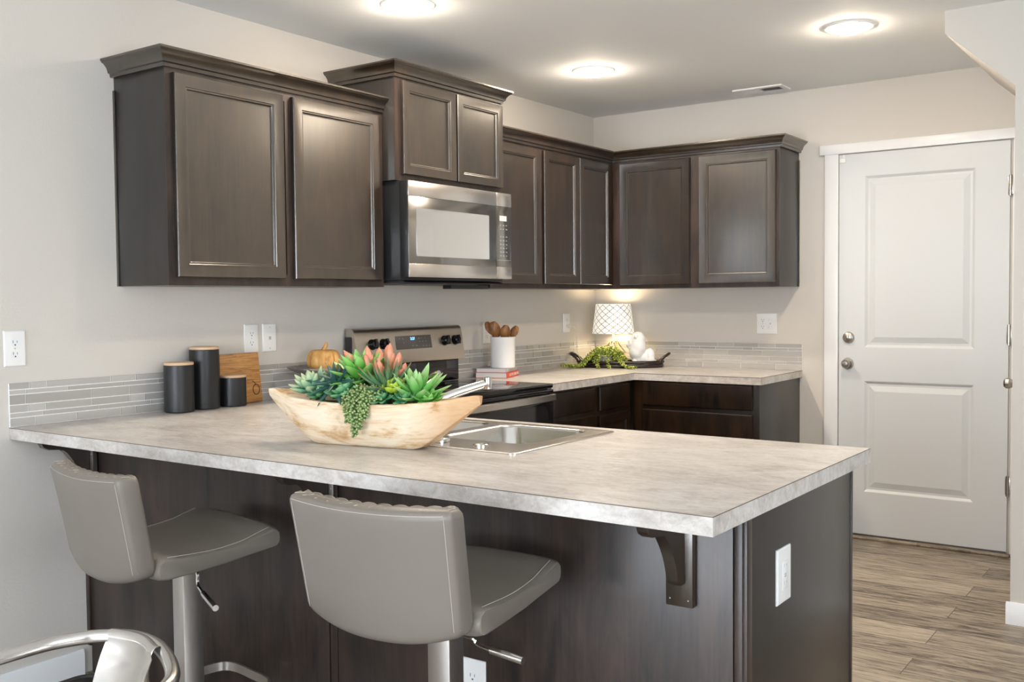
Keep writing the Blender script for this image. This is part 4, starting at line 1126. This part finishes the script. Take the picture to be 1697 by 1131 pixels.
# trailing plant in a glazed pot
PP = TM @ Vector((-.075, -.070, .0088))
t = thing('trailing_plant', 'green string of pearls plant in a small glazed pot trailing over the tray', 'plant', PP)
obj('pot', lathe(new(), [(0, 0), (.034, 0), (.038, .004), (.048, .040), (.050, .066), (.047, .068), (.045, .062), (.035, .010), (0, .010)], PP, 36), 'pot_glaze', t, sharp=50)
obj('soil', lathe(new(), [(0, .058), (.0445, .058), (.0445, .054), (0, .054)], PP, 24), 'moss', t)
rnd = random.Random(31); b = new(); lay = b.verts.layers.float.new('tip')
TI = TM.to_3x3()
def strand(pts, step=.0082, big=1.15):
    P = [PP+TI @ Vector(p) for p in pts]; Q = spline(P, 10)
    tube(b, Q, .0011, 5)
    acc = 0; side = rnd.random()*6
    for i in range(1, len(Q)):
        acc += (Q[i]-Q[i-1]).length
        while acc > step:
            acc -= step; t_ = (Q[i]-Q[i-1]).normalized(); x = t_.orthogonal().normalized(); y = t_.cross(x)
            for q in range(2):
                side += 2.1+rnd.uniform(-.7, .7); o_ = x*cos(side)+y*sin(side)+Vector((0, 0, .25))
                leaf(b, lay, Q[i]+o_*.0012, o_+t_*rnd.uniform(-.2, .6), t_, rnd.uniform(.0085, .0125)*big, rnd.uniform(.0034, .0048)*big, .0026*big, 0, 'bead', 4, 0, rnd.random()**1.3)
for k in range(60):
    a = 2*pi*k/60+rnd.uniform(-.2, .2); R = rnd.uniform(.055, .135); z1 = rnd.uniform(.078, .112); lo = rnd.uniform(.006, .05)
    if sin(a) < -.2 and rnd.random() < .45 and abs(cos(a)) < .6: continue
    strand([(.012*cos(a), .012*sin(a), .058), (.45*R*cos(a), .45*R*sin(a), z1), (R*.85*cos(a), R*.7*sin(a), z1*.72), (R*1.02*cos(a), R*.80*sin(a), lo)])
for k in range(26):
    a = rnd.uniform(0, 2*pi); R = rnd.uniform(.01, .06)
    strand([(0, 0, .058), (R*.7*cos(a), R*.7*sin(a), .088), (R*1.3*cos(a), R*1.2*sin(a), rnd.uniform(.088, .122))])
for sx in (0, .012, -.01):
    strand([(-.02, -.01, .06), (-.06, -.03+sx, .085), (-.10, -.05+sx, .055), (-.150, -.075+sx, .008), (-.19, -.082+sx*1.5, .004), (-.232, -.078+sx, .004), (-.255+sx, -.070+sx, .005)])
    strand([(-.02, -.01, .06), (-.06, -.045+sx, .080), (-.095, -.080+sx, .048), (-.13, -.108+sx, .004), (-.17, -.108+sx, .003), (-.20+sx, -.098+sx, .004)])
    strand([(.02, -.01, .06), (.05, -.05+sx, .085), (.085, -.078+sx, .050), (.125, -.110+sx, .012), (.160, -.128+sx, -.002), (.190+sx, -.13+sx, -.003)])
strand([(.01, -.02, .06), (.02, -.06, .082), (.025, -.088, .05), (.03, -.108, .010), (.045, -.13, -.003)])
strand([(-.01, -.02, .06), (-.02, -.06, .082), (-.03, -.088, .045), (-.035, -.108, .010), (-.02, -.135, -.003)])
obj('foliage', b, 'leaf_string', t, sharp=70)

# ------------------------------------------------------------------ bar stools
def make_stool(pos, rz, label, lever_a, dz=0):
    ZL = .660
    t = thing('bar_stool', label, 'bar stool', (*pos, 0), rz, 'bar stools at the peninsula')
    # seat: side profile swept across, rounded front, tipping down to the back
    W = .212
    def seat_ring(x):
        k = (abs(x)/W)**6; s_ = 1-.10*k; dz = .006*(1-(x/W)**2)
        top = [(-.175, .700), (-.12, .697), (-.04, .696), (.06, .706), (.13, .722), (.180, .733), (.200, .732), (.210, .722), (.212, .705), (.209, .690), (.200, .680), (.18, .677)]
        bot = [(.10, .664), (0, .652), (-.10, .644), (-.165, .640), (-.188, .645), (-.196, .665), (-.190, .690)]
        c = (.01, .685)
        top = [(y*.80 if y > 0 else y, z-.004*(y > .05)) for y, z in top]; bot = [(y*.8 if y > 0 else y, z) for y, z in bot]
        return [(x, y if abs(y) < .15 else c[0]+(y-c[0])*(1-.02*k), c[1]+(z-c[1])*s_+(dz if q < 7 else 0)) for q, (y, z) in enumerate(top+bot)]
    xs_ = [-W, -W+.002, -W+.007, -W+.016]+[-W+.016+(2*W-.032)*k/14 for k in range(1, 14)]+[W-.016, W-.007, W-.002, W]
    b = new(); rings = []
    for x in xs_:
        e = abs(x)/W
        ring = seat_ring(x)
        if e > .92:
            sh = sqrt(max(0, 1-((e-.92)/.08)**2)); sh = .86+.14*sh
            cy, cz = .01, .686
            ring = [(x, cy+(y-cy)*(.97+.03*sh), cz+(z-cz)*sh) for _, y, z in ring]
        rings.append(ring)
    loft(b, rings); seat = obj('seat', b, 'taupe_leather', t, local=True, sharp=60)
    for s in (-1, 1):
        b = tube(new(), spline([(s*(W-.014), -.16, .7015), (s*(W-.014), -.04, .6975), (s*(W-.014), .05, .7055), (s*(W-.014), .10, .7185), (s*(W-.014), .138, .7285)], 6), .0008, 6); obj('seam', b, 'thread', seat, local=True)
    # back: padded slab, reclined, bowed out at the middle, channels stitched on the sitting side
    WB, T = .207, .054
    def back_c(u, v):                               # centre line of the slab at u in [-1,1], v in [0,1]
        y = -.212-.050*v-.026*(1-u*u)
        z = ZL+.262*v-.034*(1-abs(u)**2.4)*(1-v)**2-.008*(1-u*u)*v
        return Vector((u*WB*(.955+.045*v), y, z))
    def chan(u): return .0058*(abs(sin(pi*5.5*(u+1)))**.6)
    nf = 66
    b = new(); rings = []
    for v, ins in ((0, .020), (.006, .012), (.02, .006), (.045, .002), (.08, 0), (.2, 0), (.35, 0), (.5, 0), (.65, 0), (.8, 0), (.92, 0), (.955, .001), (.98, .004), (.994, .009), (1, .015)):
        h = T/2-ins; w_ = 1-ins/WB*.8; ring = []
        r = min(.010, h*.6)
        def P(u, t, ch=0):
            p = back_c(u, v); p.y += t+ch
            if v > .9: p.z += ch*.9*(v-.9)/.1
            return p
        for k in range(25): ring.append(P(-w_+(.012/WB)+(2*w_-.024/WB)*k/24, -h))
        for a in (-60, -30, 0): ring.append(P(w_-.010/WB+.010/WB*cos(radians(a)), -h+r+r*sin(radians(a))))
        for a in (0, 30, 60): ring.append(P(w_-.010/WB+.010/WB*cos(radians(a)), h-r+r*sin(radians(a))))
        for k in range(nf+1):
            u = w_-.012/WB-(2*w_-.024/WB)*k/nf
            ring.append(P(u, h, chan(u)*(1 if .03 < v else .3)))
        for a in (120, 150, 180): ring.append(P(-w_+.010/WB+.010/WB*cos(radians(a)), h-r+r*sin(radians(a))))
        for a in (180, 210, 240): ring.append(P(-w_+.010/WB+.010/WB*cos(radians(a)), -h+r+r*sin(radians(a))))
        rings.append(ring)
    loft(b, rings); back = obj('backrest', b, 'taupe_leather', t, local=True, sharp=50)
    # stitching: quilt lines over the top edge, seam lines down the sides of the slab
    b = new()
    for k in range(12):
        u = max(-.95, min(.95, -1+2*k/11))
        pts = [back_c(u, 1)+Vector((0, q, .0005 if q < .009 else -.002)) for q in (-.010, 0, .008, .014)]
        tube(b, pts, .0008, 5)
        if k < 11:
            u2_ = u+.09 if u+.15 < .95 else u
            pts = [back_c(u+(u2_-u)*f, 1)+Vector((0, q, .0006+chan(u+(u2_-u)*f)*.3*(q > .004))) for f, q in ((0, -.010), (.5, -.001), (1, .008))]
            tube(b, pts, .0007, 5)
    obj('quilt_stitching', b, 'thread', back, local=True)
    b = new()
    for s in (-1, 1):
        for q in (-T/2+.0015, -T/2+.006):
            tube(b, [back_c(s*(.935 if q < -.024 else .978), v)+Vector((s*.0012 if q > -.024 else 0, q-(.0022 if q < -.024 else 0), 0)) for v in [.06+.88*k/20 for k in range(21)]], .0007, 5)
    tube(b, [back_c(u, .965)+Vector((0, -T/2-.0002, 0)) for u in [-.93+1.86*k/30 for k in range(31)]], .0008, 5)
    obj('seam', b, 'thread', back, local=True)
    for o in list(t.children_recursive):
        if dz: o.data.transform(Matrix.Translation((0, 0, dz)))
    # steel column, base, footrest, lever
    b = loft(new(), [[(x, y, z) for x, y in rrect(-.030, .030, -.030, .030, .003, 2)] for z in (.012, .600+dz)]); obj('column', b, 'stool_steel', t, local=True)
    b = box(new(), -.075, .075, -.075, .075, .6335+dz, .641+dz, .002); box(b, -.028, .028, -.028, .028, .6005+dz, .6335+dz, .002); obj('seat_plate', b, 'black_plastic', t, local=True)
    b = loft(new(), [[(x*s, y*s, z) for x, y in rrect(-.205, .205, -.205, .205, .03, 5)] for s, z in ((1, .0006), (1, .008), (.985, .0115))]); obj('base', b, 'stool_steel', t, local=True)
    pts = spline([(-.034, .01, .228), (-.085, .02, .228), (-.128, .06, .228), (-.130, .15, .228), (-.115, .185, .228), (-.07, .198, .228), (0, .198, .228), (.07, .198, .228), (.115, .185, .228), (.130, .15, .228), (.128, .06, .228), (.085, .02, .228), (.034, .01, .228)], 6)
    b = new(); rings = []
    for i, p in enumerate(pts):
        tt = pts[min(i+1, len(pts)-1)]-pts[max(i-1, 0)]; sd = Vector((-tt.y, tt.x, 0)).normalized()*.004; hz = Vector((0, 0, .013))
        rings.append([p+sd+hz, p-sd+hz, p-sd-hz, p+sd-hz])
    loft(b, rings); obj('footrest', b, 'stool_steel', t, local=True)
    a = lever_a
    a = [(x, y, z+dz) for x, y, z in a]; pts = [(a[0][0]-.09, a[0][1], .632+dz), a[0]]+list(a[1:])
    b = tube(new(), spline(pts, 5), .0045, 10); lv = obj('lever', b, 'chrome', t, local=True)
    p, q = Vector(a[-2]), Vector(a[-1]); b = tube(new(), [p+(q-p)*.1, q], .0085, 14); obj('grip', b, 'chrome', lv, local=True)
    return t
make_stool((.965, -3.862), radians(-8), 'taupe leather bar stool with steel column, the one nearer the left wall', [(.085, -.02, .622), (.098, -.022, .585), (.135, -.03, .572), (.255, -.06, .560)], -.022)
make_stool((1.884, -3.845), radians(5.6), 'taupe leather bar stool with steel column, the front one before the low outlet', [(.150, -.13, .622), (.165, -.13, .612), (.195, -.135, .607), (.285, -.145, .600)])

# ------------------------------------------------------------------ chrome tub chair and black bench at the dining side
t = thing('tub_chair', 'chrome tube armchair with a bare metal back splat, in the lower left corner', 'chair', (1.64, -4.66, 0))
R_ = .0135
arm = spline([(1.430, -4.86, .645), (1.442, -4.70, .657), (1.447, -4.589, .660), (1.453, -4.531, .660), (1.477, -4.477, .660), (1.513, -4.446, .661), (1.553, -4.428, .662), (1.601, -4.424, .662), (1.661, -4.436, .661), (1.741, -4.472, .660), (1.805, -4.515, .658), (1.838, -4.57, .655), (1.850, -4.66, .652), (1.855, -4.80, .645)], 8)
obj('arm_tube', tube(new(), arm, R_, 16), 'aluminium', t, sharp=60)
b = new()
for top, bot in (((1.430, -4.86, .645), (1.42, -4.93, .012)), ((1.855, -4.80, .645), (1.87, -4.90, .012)), ((1.585, -4.427, .648), (1.60, -4.425, .012)), ((1.78, -4.50, .648), (1.83, -4.45, .012))):
    bb = tube(new(), [top, bot], R_*.95, 14); lathe(bb, [(0, .0006), (.017, .0006), (.017, .018), (0, .018)], (bot[0], bot[1], 0), 12); obj('leg', bb, 'aluminium', t, sharp=60)
b.free()
# splat: sheet wrapped over the tube and dropping forward
b = new(); rings = []
for k in range(15):
    u = k/14; x = 1.513+.168*u; y = -4.445+.019*sin(pi*min(1, u*1.1))-.012*u
    pts = []
    for q in range(7):
        a = pi*.95-pi*1.1*q/6; pts.append((x, y+.0152*cos(a)*-1, .661+.0152*sin(a)))
    for q in range(1, 9): pts.append((x+.0*q, y-.0150-.050*q/8-.012*sin(pi*q/8), .655-.205*q/8))
    inner = [(px+0, py+.0018, pz-.0012) for px, py, pz in pts]
    rings.append(pts+inner[::-1])
loft(b, rings); obj('back_splat', b, 'aluminium', t, sharp=60)
b = loft(new(), [[(x, y, z) for x, y in rrect(1.46+i, 1.83-i, -4.90+i, -4.52-i, .05, 5)] for i, z in ((.008, .432), (0, .437), (0, .452), (.008, .458))]); obj('seat', b, 'aluminium', t)
t = thing('bench_seat', 'low black leather seat with piped edge, just showing beyond the chrome chair', 'seat', (1.24, -4.52, 0))
b = loft(new(), [[(x, y, z) for x, y in rrect(1.085+i, 1.400-i, -4.80+i, -4.235-i, .04, 5)] for i, z in ((.006, .35), (0, .356), (0, .420), (.006, .428), (.03, .431))]); obj('cushion', b, 'black_leather', t, sharp=50)
b = tube(new(), [Vector((x, y, .424)) for x, y in rrect(1.086, 1.399, -4.799, -4.236, .04, 6)], .009, 8, True); obj('piping', b, 'black_leather', t, sharp=60)
for x in (1.115, 1.370):
    for y in (-4.77, -4.265): obj('leg', box(new(), x-.018, x+.018, y-.018, y+.018, .0006, .3495, .002), 'espresso_panel', t)
